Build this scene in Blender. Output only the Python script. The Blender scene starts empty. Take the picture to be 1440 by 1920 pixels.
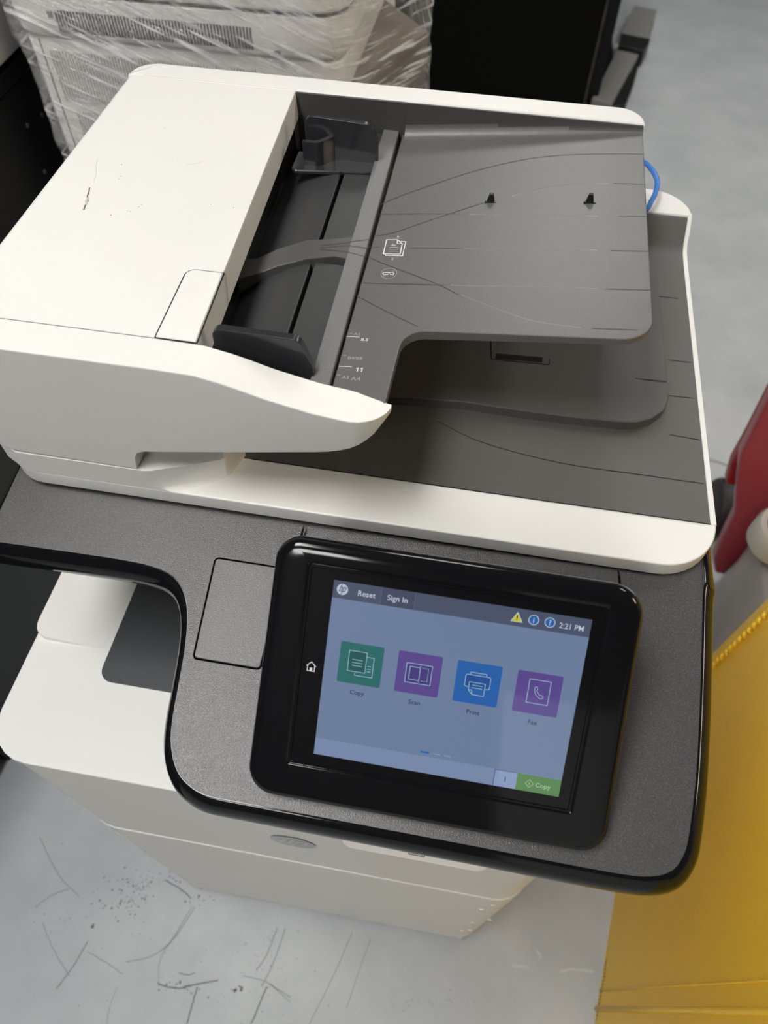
import bpy, bmesh, math, random
from mathutils import Vector, Matrix
from mathutils.geometry import tessellate_polygon
random.seed(4)
SC = bpy.context.scene
COL = SC.collection

# ------------------------------------------------------------------ camera
H = 1.54                                   # camera height above the floor
F = 1362.3                                 # focal length in pixels of a 1440x1920 frame
RX = Vector((0.98576878, 0.14448745, -0.08592606))
RY = Vector((0.16769362, -0.80936654, 0.56285402))
RZ = Vector((0.01177966, -0.56925317, -0.8220779))
CAM = Vector((0, 0, H))
cd = bpy.data.cameras.new('camera'); cam = bpy.data.objects.new('camera', cd); COL.objects.link(cam)
cd.sensor_fit = 'VERTICAL'; cd.sensor_height = 36; cd.lens = F / 1920 * 36
cd.clip_start = 0.02; cd.clip_end = 60
M = Matrix(((RX[0], -RX[1], -RX[2], 0), (RY[0], -RY[1], -RY[2], 0), (RZ[0], -RZ[1], -RZ[2], H), (0, 0, 0, 1)))
cam.matrix_world = M
cd.dof.use_dof = True; cd.dof.focus_distance = 0.60; cd.dof.aperture_fstop = cd.lens / 3.6
SC.camera = cam
# ------------------------------------------------------------------ world, light, exposure
W = bpy.data.worlds.new('world'); SC.world = W; W.use_nodes = True
W.node_tree.nodes['Background'].inputs[0].default_value = (0.8, 0.85, 0.9, 1)
W.node_tree.nodes['Background'].inputs[1].default_value = 0.3
SC.view_settings.view_transform = 'Standard'; SC.view_settings.look = 'None'
SC.view_settings.exposure = -0.07; SC.view_settings.gamma = 1
LIGHTS = [  # x, y, z, size x, size y, strength, colour : ceiling luminaires
    (-0.80, -0.20, 3.3, 0.6, 1.2, 24.0, (1.0, 0.995, 0.975)),
    (-0.80, -2.6, 3.3, 0.6, 1.2, 20.0, (1.0, 0.985, 0.955)),
    (1.9, 2.6, 3.3, 0.6, 1.2, 18.0, (1.0, 0.985, 0.96)),
    (0.0, 3.5, 3.3, 0.6, 1.2, 17.0, (1.0, 0.985, 0.96)),
    (3.3, 0.4, 3.0, 0.6, 1.2, 26.0, (1.0, 0.82, 0.56)),  # unseen warm panel added to tint right-facing sides like yellow bounce
]

def ray(u, v):
    c = Vector((u - 720, v - 960, F))
    return Vector((RX.dot(c), RY.dot(c), RZ.dot(c)))
def atp(u, v, nx, ny, nz, d):              # point of the plane n.p = d seen at u, v
    r = ray(u, v); n = Vector((nx, ny, nz))
    return CAM + r * ((d - n.dot(CAM)) / n.dot(r))
def at(u, v, h): return atp(u, v, 0, 0, 1, H - h)
def aty(u, v, y): return atp(u, v, 0, 1, 0, y)
def atx(u, v, x): return atp(u, v, 1, 0, 0, x)

# ------------------------------------------------------------------ materials
MATS = {}
def mat(name, col, rough=0.5, bump=0.0, bscale=800, metal=0.0, spec=0.5, coat=0.0, emit=None, es=1.0, var=0.0, vscale=8, sparkle=0.0, alpha=1.0):
    if name in MATS: return MATS[name]
    m = bpy.data.materials.new(name); m.use_nodes = True; nt = m.node_tree
    b = nt.nodes['Principled BSDF']
    b.inputs['Base Color'].default_value = (*col, 1); b.inputs['Roughness'].default_value = rough
    b.inputs['Metallic'].default_value = metal; b.inputs['Specular IOR Level'].default_value = spec
    b.inputs['Coat Weight'].default_value = coat; b.inputs['Coat Roughness'].default_value = 0.03
    b.inputs['Alpha'].default_value = alpha
    tc = nt.nodes.new('ShaderNodeTexCoord')
    if emit:
        b.inputs['Emission Color'].default_value = (*emit, 1); b.inputs['Emission Strength'].default_value = es
    if bump:
        n = nt.nodes.new('ShaderNodeTexNoise'); n.inputs['Scale'].default_value = bscale; n.inputs['Detail'].default_value = 2
        nt.links.new(tc.outputs['Object'], n.inputs['Vector'])
        bp = nt.nodes.new('ShaderNodeBump'); bp.inputs['Strength'].default_value = bump; bp.inputs['Distance'].default_value = 0.0006
        nt.links.new(n.outputs['Fac'], bp.inputs['Height']); nt.links.new(bp.outputs['Normal'], b.inputs['Normal'])
        if sparkle:
            r = nt.nodes.new('ShaderNodeValToRGB'); r.color_ramp.elements[0].position = 0.45; r.color_ramp.elements[1].position = 0.75
            c2 = tuple(min(1, c * (1 + sparkle)) for c in col)
            r.color_ramp.elements[0].color = (*col, 1); r.color_ramp.elements[1].color = (*c2, 1)
            nt.links.new(n.outputs['Fac'], r.inputs['Fac']); nt.links.new(r.outputs['Color'], b.inputs['Base Color'])
    if var:
        n = nt.nodes.new('ShaderNodeTexNoise'); n.inputs['Scale'].default_value = vscale; n.inputs['Detail'].default_value = 6
        nt.links.new(tc.outputs['Object'], n.inputs['Vector'])
        r = nt.nodes.new('ShaderNodeValToRGB'); r.color_ramp.elements[0].position = 0.3; r.color_ramp.elements[1].position = 0.7
        r.color_ramp.elements[0].color = (*[c * (1 - var) for c in col], 1)
        r.color_ramp.elements[1].color = (*[min(1, c * (1 + var)) for c in col], 1)
        nt.links.new(n.outputs['Fac'], r.inputs['Fac']); nt.links.new(r.outputs['Color'], b.inputs['Base Color'])
    MATS[name] = m
    return m
white = mat('white_plastic', (0.80, 0.79, 0.755), 0.42, 0.12, 1500, var=0.015, vscale=6)
bounce_yellow = mat('bounce_yellow_plastic', (0.74, 0.60, 0.36), 0.45, 0.1, 1500)  # yellow bounce light as a plastic colour
tan = mat('bounce_cream_plastic', (0.78, 0.73, 0.62), 0.45, 0.1, 1500)  # cream tint puts warm bounce light into right-facing ends
dark = mat('charcoal_plastic', (0.120, 0.117, 0.112), 0.36, 0.25, 1400, sparkle=0.25)
dark2 = mat('dark_feeder_plastic', (0.045, 0.045, 0.047), 0.40, 0.05, 900)
outgrey = mat('output_tray_plastic', (0.095, 0.09, 0.083), 0.45, 0.3, 1400, sparkle=0.2)
groove = mat('groove_shadow_plastic', (0.022, 0.021, 0.020), 0.9, spec=0.1)
deckm = mat('graphite_plastic', (0.060, 0.058, 0.059), 0.27, 0.45, 1300, sparkle=0.8, spec=0.6)
gloss = mat('gloss_black_plastic', (0.006, 0.006, 0.007), 0.09, spec=0.38)
black = mat('black_plastic', (0.008, 0.008, 0.009), 0.45)
void = mat('seam_shadow', (0.003, 0.003, 0.003), 1.0, spec=0.0)
print_white = mat('printed_white', (0.75, 0.76, 0.78), 0.5)
print_dim = mat('printed_grey', (0.42, 0.42, 0.43), 0.5)

# ------------------------------------------------------------------ mesh helpers
def link(me, name, parent=None, mats=(), smooth=None, bevel=0, seg=2):
    o = bpy.data.objects.new(name, me); COL.objects.link(o)
    for m in mats: me.materials.append(m)
    if smooth is not None:
        for p in me.polygons: p.use_smooth = True
        me.set_sharp_from_angle(angle=math.radians(smooth))
        if smooth < 170:
            w = o.modifiers.new('normals', 'WEIGHTED_NORMAL'); w.keep_sharp = True
    if parent is not None: o.parent = parent
    if bevel:
        b = o.modifiers.new('bevel', 'BEVEL'); b.width = bevel; b.segments = seg; b.limit_method = 'ANGLE'; b.angle_limit = math.radians(40)
        b.harden_normals = False
        for p in me.polygons: p.use_smooth = True
        me.set_sharp_from_angle(angle=math.radians(180))
        w = o.modifiers.new('normals', 'WEIGHTED_NORMAL'); w.keep_sharp = False
    return o
class MB:
    def __init__(s): s.v = []; s.f = []; s.m = []
    def add(s, vs, fs, mi=0):
        k = len(s.v); s.v += [tuple(v) for v in vs]; s.f += [tuple(i + k for i in f) for f in fs]; s.m += [mi] * len(fs)
    def loft(s, rings, mi=0, cap0=True, cap1=True, closed=True):
        n = len(rings[0]); vs = [p for r in rings for p in r]; fs = []
        for a in range(len(rings) - 1):
            for i in range(n if closed else n - 1):
                j = (i + 1) % n
                fs.append((a * n + i, a * n + j, (a + 1) * n + j, (a + 1) * n + i))
        if cap0: fs.append(tuple(range(n))[::-1])
        if cap1: fs.append(tuple(range((len(rings) - 1) * n, len(rings) * n)))
        s.add(vs, fs, mi)
    def box(s, a, b, mi=0):
        x0, y0, z0 = a; x1, y1, z1 = b
        s.loft([[(x0, y0, z0), (x1, y0, z0), (x1, y1, z0), (x0, y1, z0)], [(x0, y0, z1), (x1, y0, z1), (x1, y1, z1), (x0, y1, z1)]], mi)
    def prism(s, pts, z0, z1, mi=0):       # pts 2D, counter clockwise; z may be functions of (x, y)
        f0 = z0 if callable(z0) else (lambda x, y: z0); f1 = z1 if callable(z1) else (lambda x, y: z1)
        s.loft([[(x, y, f0(x, y)) for x, y in pts], [(x, y, f1(x, y)) for x, y in pts]], mi)
    def tube(s, pts, r, n=10, mi=0, closed=False):
        pts = [Vector(p) for p in pts]; rings = []
        up = Vector((0, 0, 1))
        for i, p in enumerate(pts):
            t = (pts[min(i + 1, len(pts) - 1)] - pts[max(i - 1, 0)]).normalized()
            a = t.cross(up)
            if a.length < 1e-3: a = t.cross(Vector((1, 0, 0)))
            a.normalize(); b = t.cross(a)
            rings.append([p + a * (r * math.cos(k * 2 * math.pi / n)) + b * (r * math.sin(k * 2 * math.pi / n)) for k in range(n)])
        s.loft(rings, mi)
    def build(s, name, parent=None, mats=(), **kw):
        me = bpy.data.meshes.new(name); me.from_pydata(s.v, [], s.f)
        for i, p in enumerate(me.polygons): p.material_index = s.m[i]
        bm = bmesh.new(); bm.from_mesh(me); bmesh.ops.recalc_face_normals(bm, faces=bm.faces); bm.to_mesh(me); bm.free()
        me.update()
        return link(me, name, parent, mats, **kw)
def rpoly(pts, rad, n=7):                  # fillet the corners of a 2D polygon
    out = []; N = len(pts)
    for i in range(N):
        p0, p, p1 = Vector(pts[i - 1]), Vector(pts[i]), Vector(pts[(i + 1) % N]); r = rad[i] if hasattr(rad, '__len__') else rad
        if r <= 0: out.append(tuple(p)); continue
        a = (p0 - p).normalized(); b = (p1 - p).normalized(); ang = a.angle(b); t = r / math.tan(ang / 2)
        c = p + (a + b).normalized() * (r / math.sin(ang / 2)); s = p + a * t; e = p + b * t
        v0 = s - c; v1 = e - c; th = v0.angle_signed(v1)
        for k in range(n):
            f = -th * k / (n - 1); out.append((c.x + v0.x * math.cos(f) - v0.y * math.sin(f), c.y + v0.x * math.sin(f) + v0.y * math.cos(f)))
    return out
def offset(pts, d, fx=1.0):                # outward offset of a ccw outline
    out = []; N = len(pts)
    for i in range(N):
        a = Vector(pts[i]) - Vector(pts[i - 1]); b = Vector(pts[(i + 1) % N]) - Vector(pts[i])
        na = Vector((a.y, -a.x)).normalized() if a.length else Vector((0, 0)); nb = Vector((b.y, -b.x)).normalized() if b.length else Vector((0, 0))
        n = na + nb; n = n.normalized() if n.length > 1e-6 else na
        k = d / max(0.5, n.dot(na)); k *= (1 + (fx - 1) * max(0, n.x))
        out.append((pts[i][0] + n.x * k, pts[i][1] + n.y * k))
    return out
def smoothline(pts, n=6):                  # Catmull-Rom through points
    P = [Vector(p) for p in pts]; out = []
    for i in range(len(P) - 1):
        a, b, c, d = P[max(i - 1, 0)], P[i], P[i + 1], P[min(i + 2, len(P) - 1)]
        for k in range(n):
            t = k / n
            out.append(0.5 * ((2 * b) + (c - a) * t + (2 * a - 5 * b + 4 * c - d) * t * t + (3 * b - 3 * c + d - a) * t ** 3))
    out.append(P[-1]); return out
def thing(name, label, cat, loc=(0, 0, 0), group=None):
    o = bpy.data.objects.new(name, None); COL.objects.link(o); o.empty_display_size = 0.05
    o.location = loc; o['label'] = label; o['category'] = cat
    if group: o['group'] = group
    return o
def tag(o, label, cat, group=None):
    o['label'] = label; o['category'] = cat
    if group: o['group'] = group
    return o
def structure(o): o['kind'] = 'structure'; return o
# flat graphics drawn in a plane: fn maps (x, y, lift) to 3D
def text2d(body, size, x, y, align='LEFT', bold=0.0, sx=1.0):
    c = bpy.data.curves.new('t', 'FONT'); c.body = body; c.size = size; c.align_x = align; c.offset = bold; c.resolution_u = 3
    o = bpy.data.objects.new('t', c); COL.objects.link(o)
    bpy.context.view_layer.update()
    me = bpy.data.meshes.new_from_object(o.evaluated_get(bpy.context.evaluated_depsgraph_get()))
    vs = [(v.co.x * sx + x, v.co.y + y) for v in me.vertices]; fs = [tuple(p.vertices) for p in me.polygons]
    bpy.data.objects.remove(o); bpy.data.curves.remove(c); bpy.data.meshes.remove(me)
    return vs, fs
def ribbon2d(pts, w, closed=False):
    P = [Vector(p) for p in pts]; N = len(P); vs = []; fs = []
    for i in range(N):
        if closed: a, b = P[i] - P[i - 1], P[(i + 1) % N] - P[i]
        else: a = P[i] - P[i - 1] if i else P[1] - P[0]; b = P[i + 1] - P[i] if i < N - 1 else a
        na = Vector((-a.y, a.x)).normalized(); nb = Vector((-b.y, b.x)).normalized(); n = (na + nb).normalized()
        k = w / 2 / max(0.4, n.dot(na)); vs += [tuple(P[i] + n * k), tuple(P[i] - n * k)]
    for i in range(N if closed else N - 1):
        j = (i + 1) % N; fs.append((2 * i, 2 * i + 1, 2 * j + 1, 2 * j))
    return vs, fs
def poly2d(pts): return list(pts), [tuple(range(len(pts)))]
def rect2d(x0, y0, x1, y1): return poly2d([(x0, y0), (x1, y0), (x1, y1), (x0, y1)])
def circ(x, y, r, n=28, ry=None): return [(x + r * math.cos(k * 2 * math.pi / n), y + (ry or r) * math.sin(k * 2 * math.pi / n)) for k in range(n)]
def draw(mb, shape, fn, lift, mi): vs, fs = shape; mb.add([fn(x, y, lift) for x, y in vs], fs, mi)
def hp_logo(mb, fn, cx, cy, r, disc, mark, lift, e):
    draw(mb, poly2d(circ(cx, cy, r, 36)), fn, lift, disc)
    sl = 0.36; w = r * 0.15                # slanted h and p strokes
    def S(pts, ww=w): draw(mb, ribbon2d([(cx + (x + sl * y) * r, cy + y * r) for x, y in pts], ww), fn, lift + e, mark)
    S([(-0.44, -0.42), (-0.44, 0.9)]); S([(-0.44, 0.42), (-0.18, 0.42), (-0.1, 0.32), (-0.1, -0.42)])
    S([(0.14, 0.42), (0.14, -0.92)]); S([(0.14, 0.42), (0.44, 0.42), (0.52, 0.30), (0.52, -0.24), (0.44, -0.36), (0.14, -0.36)])

# ================================================================== room
floor_m = bpy.data.materials.new('painted_concrete'); floor_m.use_nodes = True
nt = floor_m.node_tree; b = nt.nodes['Principled BSDF']; tc = nt.nodes.new('ShaderNodeTexCoord')
n1 = nt.nodes.new('ShaderNodeTexNoise'); n1.inputs['Scale'].default_value = 5; n1.inputs['Detail'].default_value = 8; n1.inputs['Roughness'].default_value = 0.6
nt.links.new(tc.outputs['Object'], n1.inputs['Vector'])
r1 = nt.nodes.new('ShaderNodeValToRGB'); r1.color_ramp.elements[0].position = 0.3; r1.color_ramp.elements[1].position = 0.72
r1.color_ramp.elements[0].color = (0.38, 0.405, 0.425, 1); r1.color_ramp.elements[1].color = (0.49, 0.515, 0.535, 1)
nt.links.new(n1.outputs['Fac'], r1.inputs['Fac'])
n2 = nt.nodes.new('ShaderNodeTexNoise'); n2.inputs['Scale'].default_value = 45; n2.inputs['Detail'].default_value = 10; n2.inputs['Roughness'].default_value = 0.75
nt.links.new(tc.outputs['Object'], n2.inputs['Vector'])
r2 = nt.nodes.new('ShaderNodeValToRGB'); r2.color_ramp.elements[0].position = 0.27; r2.color_ramp.elements[1].position = 0.36
r2.color_ramp.elements[0].color = (0.55, 0.54, 0.52, 1); r2.color_ramp.elements[1].color = (1, 1, 1, 1)
nt.links.new(n2.outputs['Fac'], r2.inputs['Fac'])
mx = nt.nodes.new('ShaderNodeMix'); mx.data_type = 'RGBA'; mx.blend_type = 'MULTIPLY'; mx.inputs[0].default_value = 0.8
nt.links.new(r1.outputs['Color'], mx.inputs[6]); nt.links.new(r2.outputs['Color'], mx.inputs[7]); nt.links.new(mx.outputs[2], b.inputs['Base Color'])
b.inputs['Roughness'].default_value = 0.42; b.inputs['Specular IOR Level'].default_value = 0.45
bp = nt.nodes.new('ShaderNodeBump'); bp.inputs['Strength'].default_value = 0.25; bp.inputs['Distance'].default_value = 0.004
nt.links.new(n1.outputs['Fac'], bp.inputs['Height']); nt.links.new(bp.outputs['Normal'], b.inputs['Normal'])
scuff = mat('floor_scuff', (0.13, 0.13, 0.125), 0.6); scuff2 = mat('faint_scuff', (0.27, 0.275, 0.28), 0.6); pale = mat('paint_chip', (0.52, 0.54, 0.56), 0.5)
X0, X1, Y0, Y1, ZC = -4.0, 4.5, -3.6, 7.0, 3.45
mb = MB(); mb.add([(X0, Y0, 0), (X1, Y0, 0), (X1, Y1, 0), (X0, Y1, 0)], [(0, 1, 2, 3)], 0)
fl = lambda x, y, l: (x, y, l)
def fpx(pts): return [tuple(at(u, v, H).xy) for u, v in pts]
def scratch(pts, w, mi, n=5):
    P = smoothline([Vector((*p, 0)) for p in fpx(pts)], n); P = [(p.x + random.uniform(-1, 1) * w * .3, p.y + random.uniform(-1, 1) * w * .3) for p in P]
    draw(mb, ribbon2d(P, w), fl, 0.0004, mi)
for pts, w, mi in [
    ([(165, 1765), (135, 1815), (105, 1855)], .0016, 1), ([(65, 1702), (95, 1680), (130, 1666)], .002, 2), ([(75, 1570), (110, 1640), (148, 1680)], .0018, 2),
    ([(80, 1730), (100, 1780), (130, 1830)], .0016, 2), ([(165, 1785), (200, 1805), (230, 1826)], .0016, 2), ([(238, 1804), (290, 1790), (330, 1755), (365, 1700)], .0018, 2),
    ([(360, 1700), (330, 1750), (300, 1800), (298, 1850)], .0014, 2), ([(295, 1843), (330, 1853), (370, 1845), (410, 1838)], .0022, 1), ([(370, 1850), (360, 1885), (350, 1920)], .0022, 1),
    ([(335, 1824), (352, 1828), (366, 1824)], .0014, 1), ([(520, 1740), (500, 1790), (480, 1820)], .0020, 2), ([(535, 1740), (515, 1800), (490, 1850)], .0018, 2),
    ([(660, 1750), (625, 1830), (580, 1920)], .0016, 2), ([(695, 1760), (670, 1830), (650, 1890)], .0014, 2), ([(505, 1845), (545, 1870)], .0016, 2), ([(500, 1850), (480, 1900), (470, 1920)], .002, 1),
    ([(310, 1650), (340, 1668), (358, 1684)], .002, 1), ([(455, 1830), (500, 1842), (545, 1880)], .0012, 2), ([(220, 1850), (205, 1890), (200, 1920)], .0012, 2)]:
    scratch(pts, w, mi)
def speck(cu, cv, su, sv, n, smin, smax, mi, tilt=0.0):
    for _ in range(n):
        a = random.gauss(0, 1); q = random.gauss(0, 1)
        c = at(cu + a * su + q * tilt, cv + q * sv, H); r = random.uniform(smin, smax); k = random.randint(5, 7); e = random.uniform(.4, 1.0); ph = random.uniform(0, 3)
        pts = []
        for i in range(k):
            t = i * 2 * math.pi / k; rr = r * random.uniform(.6, 1.2); x = rr * math.cos(t); y = rr * e * math.sin(t)
            pts.append((c.x + x * math.cos(ph) - y * math.sin(ph), c.y + x * math.sin(ph) + y * math.cos(ph)))
        draw(mb, poly2d(pts), fl, 0.0005, mi)
speck(262, 1655, 35, 12, 60, .0006, .0026, 1, -10); speck(235, 1695, 22, 14, 50, .0006, .0026, 1, -14); speck(370, 1685, 14, 9, 16, .0006, .003, 1)
speck(350, 1850, 28, 8, 26, .0006, .003, 1); speck(443, 1854, 6, 3, 5, .002, .004, 1); speck(500, 1800, 30, 45, 60, .0005, .0018, 2, -12); speck(174, 1738, 2, 2, 2, .003, .004, 1)
speck(330, 1800, 170, 70, 120, .0004, .0016, 2); speck(800, 1880, 60, 10, 40, .0006, .002, 2); speck(1005, 1790, 8, 5, 4, .003, .006, 3); speck(90, 1680, 50, 60, 25, .0004, .002, 2)
scratch([(1050, 1821), (1080, 1818), (1112, 1820)], .004, 3, 3); scratch([(962, 1810), (975, 1812), (990, 1813)], .006, 3, 3)
scratch([(1320, 857), (1375, 878), (1480, 915)], .010, 2, 3)
structure(mb.build('floor', None, [floor_m, scuff, scuff2, pale]))
wallm = mat('painted_wall', (0.22, 0.22, 0.22), 0.8, 0.2, 60); darkw = mat('dark_front_wall', (0.05, 0.05, 0.055), 0.8, 0.2, 60); ceilm = mat('dark_ceiling', (0.05, 0.05, 0.052), 0.9, 0.2, 30)
for nm, a, c in [('wall_left', (X0 - .1, Y0, 0), (X0, Y1, ZC)), ('wall_right', (X1, Y0, 0), (X1 + .1, Y1, ZC)), ('wall_front', (X0 - .1, Y0 - .1, 0), (X1 + .1, Y0, ZC)), ('wall_back', (X0 - .1, Y1, 0), (X1 + .1, Y1 + .1, ZC))]:
    mb = MB(); mb.box(a, c); structure(mb.build(nm, None, [darkw if nm == 'wall_front' else wallm]))
mb = MB(); mb.box((.5, Y0, 0), (3.4, Y0 + .06, 2.5)); structure(mb.build('reflection_panel', None, [mat('reflection_pale', (0.80, 0.81, 0.82), .6, .2, 20)]))  # unseen pale panel added to show as a reflection in the touchscreen
mb = MB(); mb.box((X0 - .1, Y0 - .1, ZC), (X1 + .1, Y1 + .1, ZC + .1)); structure(mb.build('ceiling', None, [ceilm]))
fixm = mat('fixture_metal', (0.7, 0.7, 0.7), 0.4)
names = ['above the printer', 'behind the photographer', 'above the aisle at the back', 'beyond the black cabinet', 'added out of view for warm light, nearest the right wall']
for i, (x, y, z, sx, sy, st, lc) in enumerate(LIGHTS):
    t = thing('ceiling_light', 'long white ceiling light panel ' + names[i], 'light', (x, y, z), 'ceiling light panels')
    mb = MB(); mb.box((-sx / 2 - .03, -sy / 2 - .03, .002), (sx / 2 + .03, sy / 2 + .03, ZC - z)); mb.build('housing', t, [fixm])
    e = mat('light_diffuser_%d' % i, (0.9, 0.9, 0.9), 0.5, emit=lc, es=st)
    mb = MB(); mb.box((-sx / 2, -sy / 2, -.006), (sx / 2, sy / 2, .001)); mb.build('diffuser', t, [e])

# ================================================================== the printer
P = thing('multifunction_printer', 'large white and charcoal office multifunction printer with lit touchscreen, standing on the grey floor', 'printer', (0, 0.4, 0))
P.location = (0, 0, 0)
hz = lambda h: H - h
# ---- lower cabinet
XL, XR, YF, YB = -0.402, 0.166, 0.138, 0.70
def plan(dx=0.0, r=0.045): return rpoly([(XL - dx, YF - dx), (XR + dx, YF - dx), (XR + dx, YB), (XL - dx, YB)], [r, r, .01, .01])
mb = MB(); mb.prism(plan(-.006), 0.03, hz(.705)); mb.build('cabinet_core', P, [mat('grey_core', (0.35, 0.34, 0.32), 0.6)], smooth=30)
def shell(name, h0, h1, dx=0.0, m=white, bevel=.0015):
    mb = MB(); mb.prism(plan(dx), hz(h1), hz(h0)); return mb.build(name, P, [m], bevel=bevel)
shell('top_cover', .700, .709, .0015)
front = shell('front_door', .711, .988)
dr1 = shell('paper_drawer', .991, 1.25, .001)
dr2 = shell('paper_drawer', 1.252, 1.512, .001)
shell('base_plinth', 1.514, 1.537, -.004, mat('plinth_grey', (0.3, 0.3, 0.3), .5))
def ff(x, y, l): return (x, YF - .0008 - l, y)
# logo on the front door
mb = MB(); c = aty(550, 1577.5, YF)
hp_logo(mb, ff, c.x, c.z, .0255, 0, 1, .0002, .0003)
mb.build('front_logo', front, [mat('logo_blue_grey', (0.44, 0.49, 0.52), 0.35), mat('logo_mark', (0.66, 0.65, 0.61), 0.4)])
# pull lip with the keyboard symbol
mb = MB(); ys, zs = [YF + .004, YF - .002, YF - .0115, YF - .0140, YF - .0135, YF], [hz(.728), hz(.7325), hz(.7415), hz(.7440), hz(.7455), hz(.7465)]
st = []
for x, k in [(-.0555, .55), (-.052, .85), (-.046, 1.0), (.076, 1.0), (.083, .85), (.087, .5)]:
    st.append([(x, YF + .004 + (y - YF - .004) * k, z + (1 - k) * .006) for y, z in zip(ys, zs)])
mb.loft(st, 0); lip = mb.build('pull_lip', front, [white], smooth=50)
mb = MB(); sl = Vector((0, -.0095, hz(.7415) - hz(.7325))).normalized()
def lf(x, y, l): return (x, YF - .002 + sl.y * y - .0009 - l, hz(.7325) + sl.z * y + .0008)
for q in [rpoly([(.010, .0035), (.0255, .0035), (.0255, .0108), (.010, .0108)], .001)]: draw(mb, ribbon2d(q, .0007, True), lf, 0, 0)
for r in range(3):
    for k in range(6): draw(mb, rect2d(.0116 + k * .0022, .0052 + r * .0018, .0129 + k * .0022, .0060 + r * .0018), lf, 0, 0)
mb.build('keyboard_symbol', front, [mat('print_ink', (0.05, 0.05, 0.055), .6)])
# light reflections at the drawer corner, put in as raised white spots
mb = MB()
for u, v in [(925, 1695), (903, 1703), (918, 1722), (885, 1728), (865, 1743), (882, 1742), (863, 1757)]:
    mb = MB(); c = aty(u, v, YF); mb.loft([[(c.x + .0035 * math.cos(k), YF - .0012 - l, c.z + .0045 * math.sin(k)) for k in [i * math.pi / 4 for i in range(8)]] for l in (0, .0015)], 0)
    mb.build('corner_glint', dr1, [mat('glint_white', (0.85, 0.84, 0.8), .25)], smooth=40)
# dark output tray on the top cover
OH = .6985
pt = [at(*p, OH) for p in [(190, 1262), (312, 1297)]]
ox, oy = at(192, 1250, OH).x, at(250, 1286, OH).y
mb = MB(); mb.prism(rpoly([(ox, oy), (.10, oy), (.10, .43), (ox, .43)], [.014, .01, .002, .002]), hz(.702), hz(OH + .0006)); 
mb.prism(rpoly([(ox + .0022, oy + .0022), (.098, oy + .0022), (.098, .43), (ox + .0022, .43)], [.012, .01, .002, .002]), hz(.702), lambda x, y: hz(OH) + (.0006 if y < .3 else .0006))
for v in ((228, 1218, 308, 1229), (250, 1140, 330, 1150)):
    y = at(v[0], v[1], OH).y; mb.box((ox + .003, y - .0005, hz(OH) - .001), (.098, y + .0005, hz(OH) + .0010))
mb.build('output_bin_tray', P, [mat('bin_charcoal', (0.062, 0.064, 0.070), .35, .1, 900)], smooth=40)
# raised side ledge at the back left of the top cover
mb = MB(); st = rpoly([(XL - .003, .2585), (-.330, .2585), (-.330, .44), (XL - .003, .44)], [.016, .001, .001, .001])
top = lambda x, y: hz(.6998) + .0075 * max(0.0, min(1.0, (-.330 - x) / .075)) ** 0.8
mb.loft([[(x, y, hz(.702)) for x, y in st], [(x, y, top(x, y) - .0012) for x, y in st], [(x * .996 - .0013, y + .0008 * (1 if y < .3 else 0), top(x, y)) for x, y in st]], 0)
mb.build('side_ledge', P, [white], smooth=50)
mb = MB(); mb.prism(rpoly([(XL, .43), (XR, .43), (XR, YB), (XL, YB)], .012), hz(.70), hz(.56)); mb.build('rear_column', P, [white], bevel=.002)
mb = MB(); mb.prism(rpoly([(-.366, .366), (.200, .366), (.204, .745), (-.366, .745)], .03), hz(.565), hz(.4975)); mb.build('scanner_base', P, [mat('scanner_grey', (0.10, 0.10, 0.10), .5)], bevel=.003)

# ---- scanner lid
LT, LB = .481, .4965
lid = rpoly([(-.375, .3185), (.2140, .3185), (.2140, .797), (-.375, .797)], [.035, .047, .047, .03], 12)
mb = MB(); 
def flat_ring(pts, z): return [(x, y, z) for x, y in pts]
mb.loft([flat_ring(offset(lid, -.0012), hz(LB)), flat_ring(lid, hz(LB - .0012)), flat_ring(lid, hz(LT + .0014)), flat_ring(offset(lid, -.0006), hz(LT + .0004)), flat_ring(offset(lid, -.0016), hz(LT))], 0)
lidp = mb.build('scanner_lid', P, [white], smooth=50)
mb = MB()                                   # raised block under the document feeder with the finger scoop
secs = []
for h, e in [(.4812, .018), (.4795, .009), (.477, .005), (.472, .002), (.466, 0), (.4575, 0)]:
    secs.append([(-.375, .350, hz(h)), (-.372, .330, hz(h)), (-.35, .3187, hz(h)), (-.243 + e, .3187, hz(h)), (-.236 + e, .3200, hz(h)), (-.21 + e * .5, .3300, hz(h)), (-.186, .3405, hz(h)), (-.183, .343, hz(h)), (-.1815, .350, hz(h)), (-.177, .3635, hz(h)), (-.177, .75, hz(h)), (-.375, .75, hz(h))])
mb.loft(secs, 0); mb.build('lid_shoulder', P, [white], smooth=40)
mb = MB(); mb.loft([[(-.1835, .3425, hz(h)), (-.1805, .3500, hz(h)), (-.1755, .3660, hz(h)), (-.177, .367, hz(h))] for h in (.4812, .445)], 0)
mb.build('scoop_end_wall', lidp, [tan], smooth=60)  # end wall coloured cream for the warm light from the right
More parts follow.
